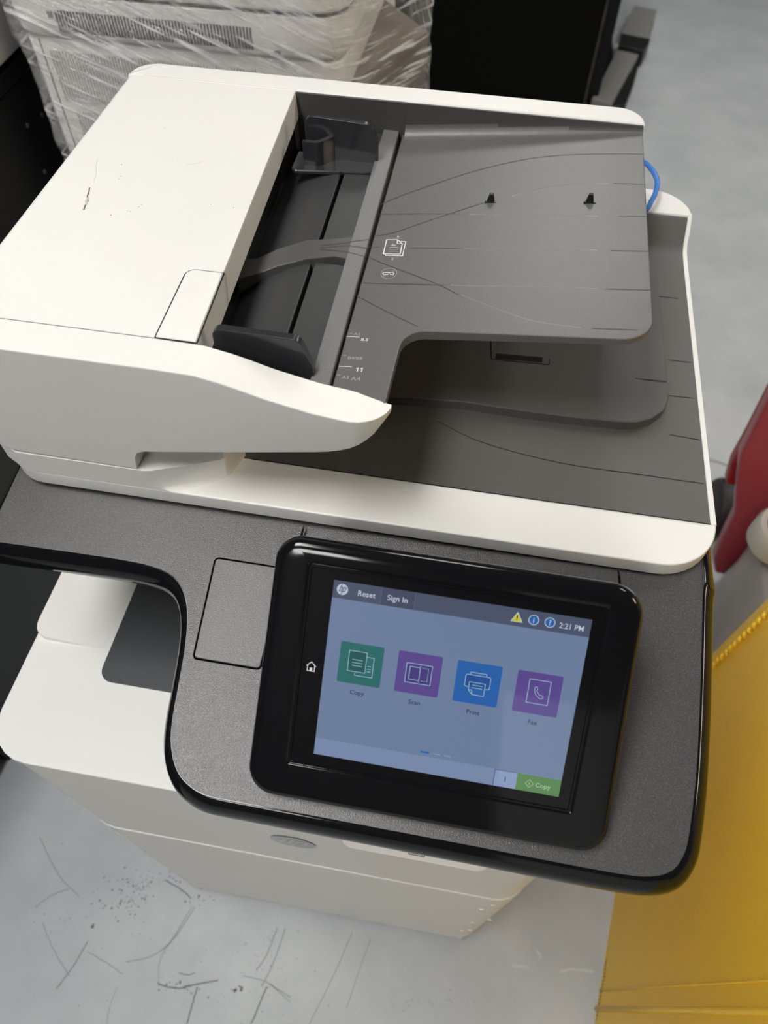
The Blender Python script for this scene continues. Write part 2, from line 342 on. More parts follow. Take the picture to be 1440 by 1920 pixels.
# rear rim, right rim
mb = MB(); rr = [(.2140, .728), (.2140, .752)]
prof = [(.3632, .481), (.700, .481), (.722, .4800), (.732, .4755), (.741, .4660), (.750, .4588), (.757, .4575)]
mb.loft([[(.2093, y, hz(.4855)), (.2142, y, hz(.4855)), (.2142, y, hz(h + .0004)), (.2136, y, hz(h - .0004)), (.2099, y, hz(h - .0004)), (.2093, y, hz(h + .0002))] for y, h in prof], 0)
rear = rpoly([(-.33, .752), (.2140, .752), (.2140, .798), (-.33, .798)], [.002, .001, .0445, .02], 12)
mb.loft([flat_ring(rear, hz(.483)), flat_ring(rear, hz(.4592)), flat_ring(offset(rear, -.0012), hz(.4575))], 0)
mb.build('lid_rim', lidp, [white], smooth=45)
# dark output surface of the lid
mb = MB(); ty = [(.3625, .4812), (.364, .4806), (.70, .4806), (.718, .4795), (.729, .4755), (.738, .4675), (.7475, .4595), (.7515, .4585)]
mb.loft([[(-.178, y, hz(.486)), (.2091, y, hz(.486)), (.2091, y, hz(h)), (-.178, y, hz(h))] for y, h in ty], 0)
PH = .4705                                   # raised paper plate
up = [tuple(at(u, v, PH).xy) for u, v in [(700, 742), (780, 745), (870, 752), (970, 767), (1070, 780), (1170, 790), (1195, 790), (1222, 782), (1243, 768), (1252, 748)]]
xr = up[-1][0]
rt = [(xr + .001, .50), (xr + .002, .56), (xr + .002, .70)]
out = [( -.16, up[0][1])] + up + rt + [(-.16, .70)]
def ph(x, y): return hz(PH) - .0098 * max(0, min(1, (y - .50) / .14)) * max(0, min(1, (x - .05) / .10))
mb.loft([[(x, y, hz(.482)) for x, y in offset(out, .0008)], [(x, y, ph(x, y) - .0012) for x, y in offset(out, .0004)], [(x, y, ph(x, y)) for x, y in offset(out, -.0014)]], 0)
pz_ = lambda x, y, l: (x, y, ph(x, y) + .0003 + l)
def pxl(pts, h): return [tuple(at(u, v, h).xy) for u, v in pts]
draw(mb, ribbon2d(pxl([(1121, 640), (1121, 700), (1150, 704), (1200, 710), (1250, 715)], PH), .0009), pz_, 0, 1)
draw(mb, ribbon2d(rpoly(pxl([(920, 620), (1030, 630), (1030, 684), (921, 674)], PH), .002), .0011, True), pz_, 0, 1)
draw(mb, poly2d(pxl([(930, 663), (1018, 670), (1016, 680), (928, 673)], PH)), pz_, 0, 1)
lz = lambda x, y, l: (x, y, hz(.4806) + .0003 + l)
for pts in [[(820, 790), (905, 830), (1050, 868), (1200, 890), (1319, 907)], [(1254, 742), (1302, 747)], [(1252, 675), (1295, 680)], [(1228, 555), (1272, 560)], [(1255, 815), (1311, 825)]]:
    draw(mb, ribbon2d([p[:] for p in [tuple(q.xy) for q in smoothline([at(u, v, .4806) for u, v in pts], 5)]], .0006), lz, 0, 1)
draw(mb, ribbon2d([(-.17, .3628), (.2091, .3628)], .0009), lz, .0002, 1)
mb.build('output_surface', P, [outgrey, groove], smooth=35)

# ---- document feeder housing
def topz(x):
    T = [(-.5, .341), (-.20, .341), (-.178, .3418), (-.157, .3465), (-.13, .3555), (-.10, .3630), (-.07, .3672), (-.045, .3690)]
    for (a, ha), (c, hc) in zip(T, T[1:]):
        if x <= c: return ha + (hc - ha) * (x - a) / (c - a)
    return T[-1][1]
def botz(x):
    T = [(-.5, .4540), (-.375, .4545), (-.2470, .4570), (-.2462, .445), (-.2425, .4365), (-.236, .4330), (-.229, .4318), (-.155, .4165), (-.113, .4072), (-.092, .4025), (-.077, .3965), (-.066, .3900), (-.058, .3830), (-.052, .3750), (-.0475, .3725)]
    for (a, ha), (c, hc) in zip(T, T[1:]):
        if x <= c: return ha + (hc - ha) * (x - a) / (c - a)
    return T[-1][1]
def yf(x): return .3190 + (0 if x < -.078 else .026 * (1 - math.sqrt(max(0, 1 - ((x + .078) / .0305) ** 2))))
xs = [-.372, -.366, -.35, -.32, -.27, -.2475, -.2465, -.2455, -.244, -.242, -.239, -.236, -.232, -.229, -.21, -.19, -.178, -.17, -.16, -.15, -.14, -.13, -.115, -.10, -.09, -.08, -.074, -.068, -.063, -.058, -.054, -.051, -.0485]
secs = []
for x in xs:
    y0 = yf(x) + (.012 if x < -.37 else .004 if x < -.36 else 0); zt = hz(topz(x)); zb = hz(botz(x)); yb = .3475 if x < -.075 else .3475 - .0057 * min(1, (x + .075) / .025)
    if yb - y0 < .003: y0 = yb - .003
    zb = min(zb, zt - .003)
    secs.append([(x, yb, zb), (x, y0 + .0006, zb), (x, y0, zb + .0008), (x, y0, zt - .0012), (x, y0 + .0005, zt - .0003), (x, y0 + .0016, zt), (x, yb, zt)])
mb = MB(); mb.loft(secs, 0)
for i, f in enumerate(mb.f):               # end of the rim, warm bounce light put into its colour
    xc = sum(mb.v[k][0] for k in f) / len(f); 
    if xc > -.056 and all(mb.v[k][2] < hz(topz(mb.v[k][0])) - .0001 or len(f) > 4 for k in f): mb.m[i] = 1
mb.build('feeder_front_wall', P, [white, tan], smooth=38)
# rear rim
rim = rpoly([(-.3685, .701), (.1275, .701), (.1275, .729), (-.3685, .729)], [0, 0, .0245, .0265], 12)
mb = MB(); mb.loft([flat_ring(rim, hz(.372)), flat_ring(rim, hz(.3445)), flat_ring(offset(rim, -.0006), hz(.3425)), flat_ring(offset(rim, -.0025), hz(.3412))], 0)
mb.prism(rpoly([(-.367, .701), (-.02, .701), (-.02, .729), (-.367, .729)], [.001, .02, .02, .027]), hz(.482), hz(.371))
mb.build('feeder_rear_rim', P, [white], smooth=50)
# cover
def xr_(y): return -.1845 - .0155 * (y - .35) / .35
def cover_ring(y):
    R = .009; pr = [(xr_(y) - .006, .3665), (xr_(y) + .0005, .3660), (xr_(y), .3430), (xr_(y) - .0008, .3416)]
    xl = -.3685
    for k in range(9):
        a = math.pi / 2 * k / 8; pr.append((xl + R * .8 - R * .8 * math.sin(a), .3414 + .007 * (1 - math.cos(a))))
    pr += [(xl, .42), (xl, .452), (xl + .03, .452)]
    return [(x, y, hz(h)) for x, h in pr]
mb = MB(); mb.loft([cover_ring(y) for y in (.3482, .42, .50, .60, .7003)], 0)
def cz(x, y, l): return (x, y, hz(.3416) + .0003 + l)
for _ in range(26):
    u, v = random.choice([(225 + random.gauss(0, 4), 330 + random.gauss(0, 4)), (270 + random.gauss(0, 4), 388 + random.gauss(0, 3)), (250 + random.gauss(0, 10), 396 + random.gauss(0, 2)), (312 + random.gauss(0, 2), 300), (208, 404), (228, 309), (308, 241), (438, 390), (395, 383)])
    c = at(u, v, .3416); r = random.uniform(.00015, .0006); draw(mb, poly2d(circ(c.x, c.y, r, 6)), cz, 0, 1)
draw(mb, ribbon2d(pxl([(168, 352), (167, 360), (164, 368), (165, 377), (160, 386), (157, 394)], .3416), .0011), cz, 0, 1)
draw(mb, ribbon2d(pxl([(165, 371), (162, 378), (163, 384)], .3416), .0020), cz, .0001, 2)
draw(mb, ribbon2d(pxl([(183, 298), (180, 312), (181, 325), (176, 342)], .3416), .0004), cz, 0, 2)
draw(mb, ribbon2d(pxl([(350, 309), (365, 308), (382, 303)], .3416), .0004), cz, 0, 2)
draw(mb, ribbon2d([(-.366, .3479), (-.186, .3479)], .0010), lambda x, y, l: (x, y, hz(.3411)), 0, 1)
draw(mb, ribbon2d([(-.352, .7006), (-.200, .7006)], .0008), lambda x, y, l: (x, y, hz(.3408)), 0, 2)
cov = mb.build('feeder_cover', P, [white, mat('scuff_mark', (0.12, 0.11, 0.10), .6), mat('scuff_grey', (0.55, 0.54, 0.50), .6)], smooth=40)
# latch
lp = pxl([(289, 637), (352, 505), (414, 512), (376, 653)], .3412)
lx = [lp[0], (xr_(.35) + .0004, .3486), (xr_(.43) + .0004, lp[2][1]), lp[1]]; lx[0] = (lx[0][0], .3486)
lo = rpoly(lx, [.001, .0006, .0006, .007])
mb = MB(); mb.loft([flat_ring(offset(lo, -.0004), hz(.3414)), flat_ring(offset(lo, -.0004), hz(.3406)), flat_ring(offset(lo, -.0009), hz(.3403))], 0)
draw(mb, ribbon2d(offset(lo, .0002), .0013, True), lambda x, y, l: (x, y, hz(.3411)), 0, 1)
y0 = lp[2][1]
mb.add([(xr_(y0) + .0012, y0, hz(.3420)), (xr_(y0) + .0012, y0 + .0007, hz(.3420)), (xr_(y0) + .0016, y0 - .006, hz(.3660)), (xr_(y0) + .0016, y0 - .0067, hz(.3660))], [(0, 1, 2, 3)], 1)
mb.build('cover_latch', cov, [white, groove], smooth=50)
# inner block under the cover
mb = MB(); mb.box((-.355, .349, hz(.482)), (-.205, .701, hz(.3665))); mb.box((-.205, .349, hz(.43)), (-.10, .701, hz(.400))); mb.box((-.205, .375, hz(.482)), (-.178, .701, hz(.44)))
mb.build('feeder_chassis', P, [black])

# ---- input tray
TN = (-.11, 0, 1); TD = H - .372 + .11 * .09       # tray plane
def tz(x): return TD + .11 * x
def tpx(pts): return [tuple(atp(u, v, *TN, TD).xy) for u, v in pts]
TQ = tpx([(622, 727), (722, 757), (758, 619.5), (1226, 638.5), (1210, 240), (752, 262)])
tp = rpoly([TQ[0], TQ[1], TQ[2], TQ[3], (.1270, .7005), (TQ[5][0], .7005)], [0, 0, .0175, .022, 0, 0], 12)
mb = MB(); th = lambda x: .0080 - .018 * max(0, x + .05)
mb.loft([[(x, y, tz(x) - th(x)) for x, y in tp], [(x, y, tz(x) - .0010) for x, y in tp], [(x, y, tz(x) - .0003) for x, y in offset(tp, -.0004)], [(x, y, tz(x)) for x, y in offset(tp, -.0011)]], 0)
# side wall up to the rear rim
kw = len(mb.f)
fil = []
for k in range(6):
    a = math.pi / 2 * k / 5; fil.append((.6985 - .010 * (1 - math.sin(a)), .010 * (1 - math.cos(a))))
x0w, x1w = -.0935, .1258
mb.loft([[(x, .7005, tz(x) - .004), (x, .688, tz(x) - .004)] + [(x, y, tz(x) + z * min(1, max(.02, (hz(.3425) - tz(x)) / .012))) for y, z in fil] + [(x, .6990, max(tz(x) + .0005, hz(.3425))), (x, .7008, max(tz(x) + .0006, hz(.3425)))] for x in [x0w + (x1w - x0w) * k / 10 for k in range(11)]], 0)
for q in range(kw, len(mb.f)):
    if sum((mb.v[k][2] - tz(mb.v[k][0])) / max(.001, hz(.3425) - tz(mb.v[k][0])) for k in mb.f[q]) / len(mb.f[q]) > .42: mb.m[q] = 5  # upper rear wall darker: its shading is put into the colour
tfn = lambda x, y, l: (x, y, tz(x) + .00025 + l)
def tline(pts, w, mi): draw(mb, ribbon2d([tuple(p.xy) for p in smoothline([Vector((*q, 0)) for q in tpx(pts)], 6)], w), tfn, 0 if mi else .0001, mi)
def tridge(pts, w=.0010, hgt=.00018):       # a low moulded rib, its highlight put in as a lighter colour
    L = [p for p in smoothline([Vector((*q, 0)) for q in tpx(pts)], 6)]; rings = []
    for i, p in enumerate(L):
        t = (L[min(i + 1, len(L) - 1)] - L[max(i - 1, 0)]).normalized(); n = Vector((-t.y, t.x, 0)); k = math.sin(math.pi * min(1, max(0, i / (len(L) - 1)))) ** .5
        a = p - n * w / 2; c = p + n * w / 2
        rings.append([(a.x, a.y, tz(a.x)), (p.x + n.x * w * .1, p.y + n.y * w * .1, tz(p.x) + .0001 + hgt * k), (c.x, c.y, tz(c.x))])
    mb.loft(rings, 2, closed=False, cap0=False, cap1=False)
for pts in [[(706, 388), (740, 372), (795, 352), (870, 327), (945, 307), (1020, 294), (1110, 289), (1208, 289)], [(704, 443), (740, 436), (795, 417), (870, 392), (905, 381)], [(1150, 344), (1210, 345)],
            [(702, 402), (800, 401), (870, 402)], [(1160, 405), (1216, 406)], [(690, 464), (712, 464)], [(770, 465), (860, 466)], [(1145, 470), (1218, 471)], [(681, 531), (760, 533), (840, 535)], [(1135, 542), (1222, 544)],
            [(694, 484), (720, 495), (760, 510), (820, 533), (860, 553)], [(1110, 616), (1195, 619)], [(669, 555), (720, 582), (784, 613)]]:
    tline(pts, .00055, 1)
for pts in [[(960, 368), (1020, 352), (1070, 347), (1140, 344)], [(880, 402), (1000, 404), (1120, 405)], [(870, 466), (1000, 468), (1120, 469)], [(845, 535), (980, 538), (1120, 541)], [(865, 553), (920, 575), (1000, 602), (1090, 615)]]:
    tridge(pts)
# printed size marks and symbols
for (u, v), (u2, v2), s, body, sz, tu, tv, bold in [((653, 626), (661, 626), .4, 'A5', .0030, 663, 628.5, 0), ((649, 631.5), (674, 632.5), .9, '8.5', .0031, 676, 639, .00012), ((642, 666.5), (649, 667), .4, 'B4/B5', .0031, 651, 674, 0), ((635, 687.5), (660, 688), .9, '11', .0040, 666, 697, .00018), ((631, 703.5), (638, 704), .4, 'A3', .0031, 641, 710, 0), (None, None, 0, 'A4', .0040, 657, 713, 0)] if False else [
        ((653, 626), (661, 626), .4, 'A5', .0040, 663, 629, 0), ((649, 631.5), (674, 632.5), .9, '8.5', .0042, 676, 639.5, .00004), ((642, 666.5), (649, 667), .4, 'B4/B5', .0042, 651, 674, 0), ((635, 687.5), (660, 688), .9, '11', .0054, 666, 697.5, .00006), ((631, 703.5), (638, 704), .4, 'A3', .0042, 640, 710.5, 0), ((0, 0), (0, 0), 0, 'A4', .0054, 657, 713.5, 0)]:
    m = 3 if bold else 4
    if s: draw(mb, ribbon2d(tpx([(u, v), (u2, v2)]), .0006 if bold else .0004), tfn, .0001, m)
    p = tpx([(tu, tv)])[0]
    if body == '11':
        for k in (0, .0031): draw(mb, ribbon2d([(p[0] + k, p[1] + .0031), (p[0] + k + .0014, p[1] + .0039), (p[0] + k + .0014, p[1])], .00075), tfn, .0001, m)
        continue
    draw(mb, text2d(body, sz, p[0], p[1], 'LEFT', bold, 1.12), tfn, .0001, m)
def px2(ox, oy, sc, pts): return tpx([(ox + x / sc, oy + y / sc) for x, y in pts])
Q = lambda pts: px2(680, 430, 12, pts)
draw(mb, ribbon2d(Q([(540, 240), (780, 240), (890, 330), (840, 565), (465, 560)]), .0009, True), tfn, .0001, 3)
draw(mb, ribbon2d(Q([(780, 240), (775, 325), (890, 330)]), .0007), tfn, .0001, 3)
draw(mb, ribbon2d(Q([(850, 275), (970, 285), (895, 605), (515, 595), (500, 570)]), .0008), tfn, .0001, 3)
for y, a, c in [(412, 605, 812), (457, 592, 802), (500, 580, 790)]: draw(mb, ribbon2d(Q([(a, y), (c, y + 2)]), .0008), tfn, .0001, 4)
draw(mb, poly2d(Q([(620, 382), (680, 325), (712, 362), (730, 350), (765, 384)])), tfn, .0001, 4)
draw(mb, poly2d(Q([(765, 180), (795, 142), (828, 185), (800, 200)])), tfn, .0001, 4); draw(mb, poly2d(Q([(640, 670), (665, 645), (700, 670), (665, 715)])), tfn, .0001, 4)
draw(mb, ribbon2d(Q([(680, 212), (905, 216)]), .0003), tfn, .0001, 4); draw(mb, ribbon2d(Q([(555, 630), (800, 636)]), .0003), tfn, .0001, 4)
draw(mb, ribbon2d(Q([(590 + 178 * math.cos(a) + 6 * math.sin(a), 1000 - 118 * math.sin(a) - 14 * math.cos(a)) for a in [k * math.pi / 14 for k in range(28)]]), .0004, True), tfn, .0001, 4)
draw(mb, ribbon2d(Q([(455, 1072), (715, 932)]), .0004), tfn, .0001, 4)
draw(mb, ribbon2d(Q([(570, 1030), (470, 1025), (450, 1000), (470, 978), (600, 985), (640, 975), (690, 985), (705, 1005), (690, 1028), (635, 1028), (620, 1005)]), .0007), tfn, .0001, 3)
tray = mb.build('input_tray', P, [dark, mat('tray_groove', (0.055, 0.054, 0.052), .5), mat('rib_highlight', (0.23, 0.225, 0.215), .3), print_white, print_dim, mat('wall_charcoal', (0.062, 0.061, 0.060), .5, .1, 900)], smooth=35)
# pop-up stops
for u in (920, 1105.5):
    v0 = 378 if u < 1000 else 379
    c = Vector((*tpx([(u, v0)])[0], 0)); zb = tz(c.x)
    mb = MB(); mb.loft([[(c.x - w, c.y - .0014, z), (c.x + w, c.y - .0014, z), (c.x + w, c.y + .0020, z), (c.x - w, c.y + .0020, z)] for z, w in ((zb - .001, .0033), (zb + .001, .0031), (zb + .0062, .0018), (zb + .0072, .0009))], 0)
    mb.box((c.x - .0050, c.y - .0022, zb - .0005), (c.x + .0050, c.y - .0008, zb + .0009))
    mb.build('pop_up_stop', tray, [black], smooth=40)

# ---- feeder well: strip, centre bar, sunken floors, slot
SH = .3690
s0, s1, s2, s3 = at(582, 712, SH), at(617, 724, SH), at(743, 263, SH), at(712, 265, SH)
strip = [(s0.x, s0.y - .012), (s1.x, s1.y - .012), (s2.x, .7005), (s3.x, .7005)]
mb = MB(); mb.loft([flat_ring(strip, hz(.400)), flat_ring(strip, hz(SH + .0006)), flat_ring(offset(strip, -.0006), hz(SH))], 0)
ba, bb = pxl([(440, 494), (470, 491), (520, 490), (575, 486), (628, 481), (640, 483), (650, 486)], SH + .0004), pxl([(455, 457), (480, 456), (520, 453), (575, 450), (628, 447), (640, 446), (662, 443)], SH + .0004)
drop = lambda x: .015 * max(0, min(1, (-.150 - x) / .04)) ** 1.3
mb.loft([[(a[0], a[1], hz(.402)), (a[0], a[1], hz(SH + .001 + drop(a[0]))), (a[0], a[1] + .0006, hz(SH + .0003 + drop(a[0]))), (c[0], c[1] - .0006, hz(SH + .0003 + drop(c[0]))), (c[0], c[1], hz(SH + .001 + drop(c[0]))), (c[0], c[1], hz(.402))] for a, c in zip(ba, bb)], 2)
for pts in [[(600, 460), (640, 456), (694, 449)], [(600, 465), (650, 460), (690, 466)], [(600, 468), (640, 470), (688, 482)]]: draw(mb, ribbon2d(pxl(pts, SH), .0005), lambda x, y, l: (x, y, hz(SH) + .0003), 0, 1)
mb.build('feed_edge_strip', P, [mat('strip_charcoal', (0.155, 0.152, 0.147), .33, .25, 1400, sparkle=.25), MATS['tray_groove'], mat('bar_charcoal', (0.085, 0.083, 0.080), .4, .2, 1400)], smooth=40)  # strip lighter than the tray: its glint is put into the colour
mb = MB(); FH = .3735
def xl_of(y): t = (y - s0.y) / (s3.y - s0.y); return s0.x + (s3.x - s0.x) * t
slotL = lambda y: xl_of(y) - .0285; slotR = lambda y: xl_of(y) - .0250
def strip_floor(y0, y1, mi=0):
    N = 10; ys = [y0 + (y1 - y0) * k / 4 for k in range(5)]; rings = []
    for y in ys: rings.append([(slotR(y), y, hz(.400)), (xl_of(y) + .001, y, hz(.400)), (xl_of(y) + .001, y, hz(FH)), (slotR(y) + .0006, y, hz(FH)), (slotR(y), y, hz(FH + .0008))])
    mb.loft(rings, 0)
    rings = []
    for y in ys:
        R = [(slotL(y), y, hz(.402)), (slotL(y), y, hz(FH + .0012)), (slotL(y) - .001, y, hz(FH + .0004))]
        for k in range(1, 9):
            t = k / 8; R.append((slotL(y) - .001 - .058 * t, y, hz(FH + .0004 + .026 * t ** 1.6)))
        R.append((slotL(y) - .062, y, hz(.402))); rings.append(R)
    mb.loft(rings, 0)
strip_floor(.349, at(560, 488, FH).y); strip_floor(at(560, 452, FH).y, .7005)
mb.build('feed_well_floor', P, [dark2], smooth=35)
mb = MB(); mb.box((-.20, .6985, hz(.40)), (-.0935, .7012, hz(.3425))); mb.build('well_rear_wall', P, [mat('wall_charcoal', (0.062, 0.061, 0.060), .5, .1, 900)])
# ---- paper guides
gm = mat('guide_plastic', (0.030, 0.030, 0.034), 0.18)
def guide(name, yf_, thick, out, label=None):
    mb = MB(); o2 = offset(out, -.0006)
    mb.loft([[(x, yf_ + .0006, z) for x, z in o2]] if False else [[(x, yf_, z) for x, z in o2], [(x, yf_ + .0005, z) for x, z in out], [(x, yf_ + thick - .0005, z) for x, z in out], [(x, yf_ + thick, z) for x, z in o2]], 0)
    return mb
ry = .642
out = rpoly([(-.1785, hz(.3735)), (-.1105, hz(.3735)), (-.1105, hz(.352)), (-.1165, hz(.3365)), (-.1780, hz(.3335))], [.001, .001, .008, .010, .008], 6)
mb = guide('g', ry, .0055, out)
base = [(at(545, 322, .3715).x, .618), (-.122, .624), (-.1105, .634), (-.1095, .648), (-.1785, .648)]
base = rpoly([(-.188, .6165), (-.1105, .626), (-.1090, .650), (-.188, .650)], [.005, .010, .001, .001])
mb.loft([flat_ring(base, hz(.3745)), flat_ring(base, hz(.3722)), flat_ring(offset(base, -.0008), hz(.3714))], 0)
tab = [Vector(q) for q in [(-.1775, .6290, 0), (-.1670, .6290, 0), (-.1640, .6297, 0), (-.1605, .6325, 0), (-.1560, .6380, 0), (-.1530, .6425, 0)]]
a, fs = ribbon2d([(p.x, p.y) for p in tab], .0040)
ring = [a[i] for i in range(0, len(a), 2)] + [a[i] for i in range(len(a) - 1, 0, -2)]
mb.loft([flat_ring(ring, hz(.3722)), flat_ring(ring, hz(.3495))], 0)
k = at(638.5, 322, .371); mb.loft([[(k.x + r * math.cos(t), k.y + r * math.sin(t), z) for t in [i * math.pi / 4 for i in range(8)]] for z, r in ((hz(.374), .0012), (hz(.3712), .0012), (hz(.3705), .0006))], 0)
mb.build('paper_guide', P, [gm], smooth=40)
fy = .3590
o = [tuple((aty(u, v, fy).x, aty(u, v, fy).z)) for u, v in [(417, 619), (544, 637)]]
q = [aty(590, 712, fy), aty(586, 690, fy)]
out = rpoly([(o[0][0] - .0085, hz(.3745)), (q[0].x + .0005, hz(.3765)), (q[1].x, q[1].z), (o[1][0] + .006, o[1][1] + .0002), (o[0][0] - .0085, o[0][1])], [.001, .001, .012, .007, .007], 6)
mb = guide('g', fy, .0062, out)
base = rpoly([(-.184, .359), (-.1120, .359), (-.1120, .378), (-.184, .378)], [.001, .001, .010, .003])
mb.loft([flat_ring(base, hz(.3745)), flat_ring(base, hz(.3728)), flat_ring(offset(base, -.0008), hz(.3722))], 0)
mb.build('paper_guide', P, [gm], smooth=40)

# ---- control deck
DN = (0, -.22, 1); DD = H - .5674           # z = H - .5674 + .22 y
def dz(x, y): return min(DD + .22 * y, H - .4975)
dp = [tuple(atp(u, v, *DN, DD).xy) for u, v in [(0, 1018), (130, 1036), (230, 1051), (285, 1063), (322, 1080), (343, 1108), (351, 1150), (347, 1210), (335, 1280), (324, 1340), (320, 1385), (325, 1425), (338, 1455), (360, 1477), (385, 1491), (420, 1499), (455, 1505.6), (520, 1518), (650, 1542.6), (800, 1571), (900, 1590), (1053, 1620), (1140, 1636), (1185, 1643), (1215, 1645), (1245, 1641), (1268, 1628), (1285, 1600), (1294, 1563), (1305, 1472), (1311, 1380), (1316, 1250), (1319, 1120)]]
dp = [(-.372, dp[0][1])] + dp + [(dp[-1][0] + .0015, .318), (dp[-1][0] + .0020, .360), (-.372, .360)]
dpr = [tuple(p.xy) for p in smoothline([Vector((*p, 0)) for p in dp[:-2]], 3)] + [dp[-2]] + [dp[-1]]
mb = MB(); mb.loft([[(x, y, dz(x, y) - .012) for x, y in offset(dpr, -.001)], [(x, y, dz(x, y)) for x, y in dpr]], 0)
# faint creases behind the screen
dfn = lambda x, y, l: (x, y, dz(x, y) + .0003 + l)
def dpx(pts): return [tuple(atp(u, v, *DN, DD).xy) for u, v in pts]
for pts in ([(569, 985), (562, 1016)], [(1158, 1070), (1161, 1106)]):
    a, c = dpx(pts); mb.add([(a[0] - .0002, a[1], dz(*a) + .0004), (a[0] + .0012, a[1], dz(*a) + .0004), (c[0] + .0022, c[1] - .004, dz(*c) + .0016), (c[0] - .0006, c[1] - .004, dz(*c) + .0016)], [(0, 1, 2, 3)], 1)
deck = mb.build('control_deck', P, [deckm, gloss], smooth=40)
mb = MB(); rings = []
for d, z in [(-.0004, .0003), (.0010, .0003), (.0030, -.0018), (.0062, -.0062), (.0078, -.0115), (.0084, -.0165), (.0078, -.0215), (.004, -.0235), (.0, -.0235)]:
    rings.append([(x, y, dz(x0, y0) + z) for (x, y), (x0, y0) in zip(offset(dpr, d, 1.5), dpr)])
mb.loft(rings, 0, cap0=False, cap1=False); mb.build('deck_trim', P, [gloss], smooth=60)
pk = dpx([(408, 1047), (362, 1233), (489, 1253)]); x0 = (pk[0][0] + pk[1][0]) / 2
pk = dpx([(403, 1044), (360, 1236), (490, 1254)])
po = rpoly([(pk[1][0], pk[1][1]), (pk[2][0], pk[1][1]), (pk[2][0] + .001, pk[0][1]), (pk[0][0], pk[0][1])], .004)
mb = MB(); draw(mb, poly2d(po), dfn, 0, 1)
pi = offset(po, -.0015)
mb.loft([[(x, y, dz(x, y)) for x, y in pi], [(x, y, dz(x, y) + .0005) for x, y in pi], [(x, y, dz(x, y) + .0008) for x, y in offset(pi, -.0004)]], 0)
mb.build('pocket_cover', deck, [mat('pocket_graphite', (0.070, 0.067, 0.068), 0.29, 0.45, 1300, sparkle=0.8, spec=0.6), void], smooth=50)

# ---- touchscreen
S0 = Vector((-.0665, .2256, H - .41546)); EX = Vector((1, 0, 0)); ES = Vector((0, -1, -1.021)).normalized(); EN = Vector((0, -1.021, 1)).normalized()
def sp(x, s, l): return S0 + EX * (x / 1000) + ES * (s / 1000) + EN * (l / 1000)
def rr(x0, s0_, x1, s1_, r, x0b=None, x1b=None):
    x0b = x0 if x0b is None else x0b; x1b = x1 if x1b is None else x1b; R = r if hasattr(r, '__len__') else [r] * 4
    return rpoly([(x0b, s1_), (x1b, s1_), (x1, s0_), (x0, s0_)], R, 9)
OUT = (-41, -24, 198.5, 164, [20, 19, 21, 17], -46, 205)
def outer(d): x0, a, x1, c, r, xb, x1b = OUT; return rr(x0 + d, a + d, x1 - d, c - d, [max(2, q - d) for q in r], xb + d, x1b - d)
mb = MB(); R = []
for d, l in [(6, -16), (2.0, -15), (.6, -12), (0, -8), (.5, -4.5), (1.8, -2.0), (4.2, -.5), (7.5, 0)]: R.append([sp(x, s, l) for x, s in outer(d)])
R.append([sp(x, s, 0) for x, s in rr(-19, -10, 178, 136.4, 2.6)]); R.append([sp(x, s, -.9) for x, s in rr(-18.2, -9.2, 177.2, 135.6, 2.0)])
R.append([sp(x, s, -.9) for x, s in rr(-17.0, -8.2, 176.2, 134.6, 1.6)]); R.append([sp(x, s, .35) for x, s in rr(-16.6, -7.8, 175.8, 134.2, 1.5)]); R.append([sp(x, s, .35) for x, s in rr(-15.6, -6.8, 174.8, 133.2, 1.5)]); R.append([sp(x, s, -.6) for x, s in rr(-15.2, -6.4, 174.4, 132.8, 1.4)])
mb.loft(R, 0); bez = mb.build('touchscreen_bezel', P, [gloss], smooth=50)
mb = MB(); rings = []
for k in (0, 1):
    rg = []
    for x, s in outer(10):
        p = sp(x, s, -15.5)
        rg.append(p if k == 0 else Vector((p.x, p.y, min(p.z - .0005, dz(p.x, p.y) - .002))))
    rings.append(rg)
mb.loft(rings, 0); mb.build('screen_support', P, [black], smooth=40)
def em(name, c, s=.93): return mat('screen_' + name, (0.004, 0.004, 0.005), 0.04, emit=c, es=s, spec=0.9)
SM = {}; SMATS = []
def sm(name, c, s=.93):
    if name not in SM: SM[name] = len(SMATS); SMATS.append(em(name, c, s))
    return SM[name]
def L(r, g, b_): return tuple(((c / 255 + .055) / 1.055) ** 2.4 for c in (r, g, b_))
bg = sm('background', L(112, 130, 162)); bar_ = sm('header', L(78, 86, 108)); bar2 = sm('header_button', L(72, 78, 98)); foot = sm('footer', L(124, 142, 176)); wht = sm('white', L(190, 202, 218)); blk = sm('label', L(28, 36, 58))
teal = sm('teal', L(44, 108, 106)); teal2 = sm('teal_dark', L(36, 88, 90)); pur = sm('purple', L(92, 74, 144)); pur2 = sm('purple_dark', L(74, 62, 128)); blu = sm('blue', L(42, 98, 172)); blu2 = sm('blue_dark', L(38, 80, 150)); grn = sm('green', L(86, 134, 76)); yel = sm('yellow', L(205, 200, 50)); sep = sm('separator', L(100, 108, 130)); thin = sm('outline', L(60, 72, 104)); ln = sm('icon_line', L(160, 192, 206)); pg = sm('pager', L(30, 100, 180)); box1 = sm('number_box', L(138, 156, 196)); dimw = sm('dim_text', L(170, 200, 170)); pg2 = sm('pager_dim', L(136, 158, 196))
mb = MB(); f = lambda x, y, l: sp(x, -y, l)
def D(shape, lift, m): draw(mb, shape, f, lift, m)
D(rect2d(0, -125, 167, 0), -.45, bg)
D(rect2d(0, -12, 167, 0), -.42, bar_); D(rect2d(32.1, -12, 53.9, 0), -.41, bar2); D(rect2d(31.8, -12, 32.1, 0), -.40, sep); D(rect2d(53.9, -12, 54.2, 0), -.40, sep)
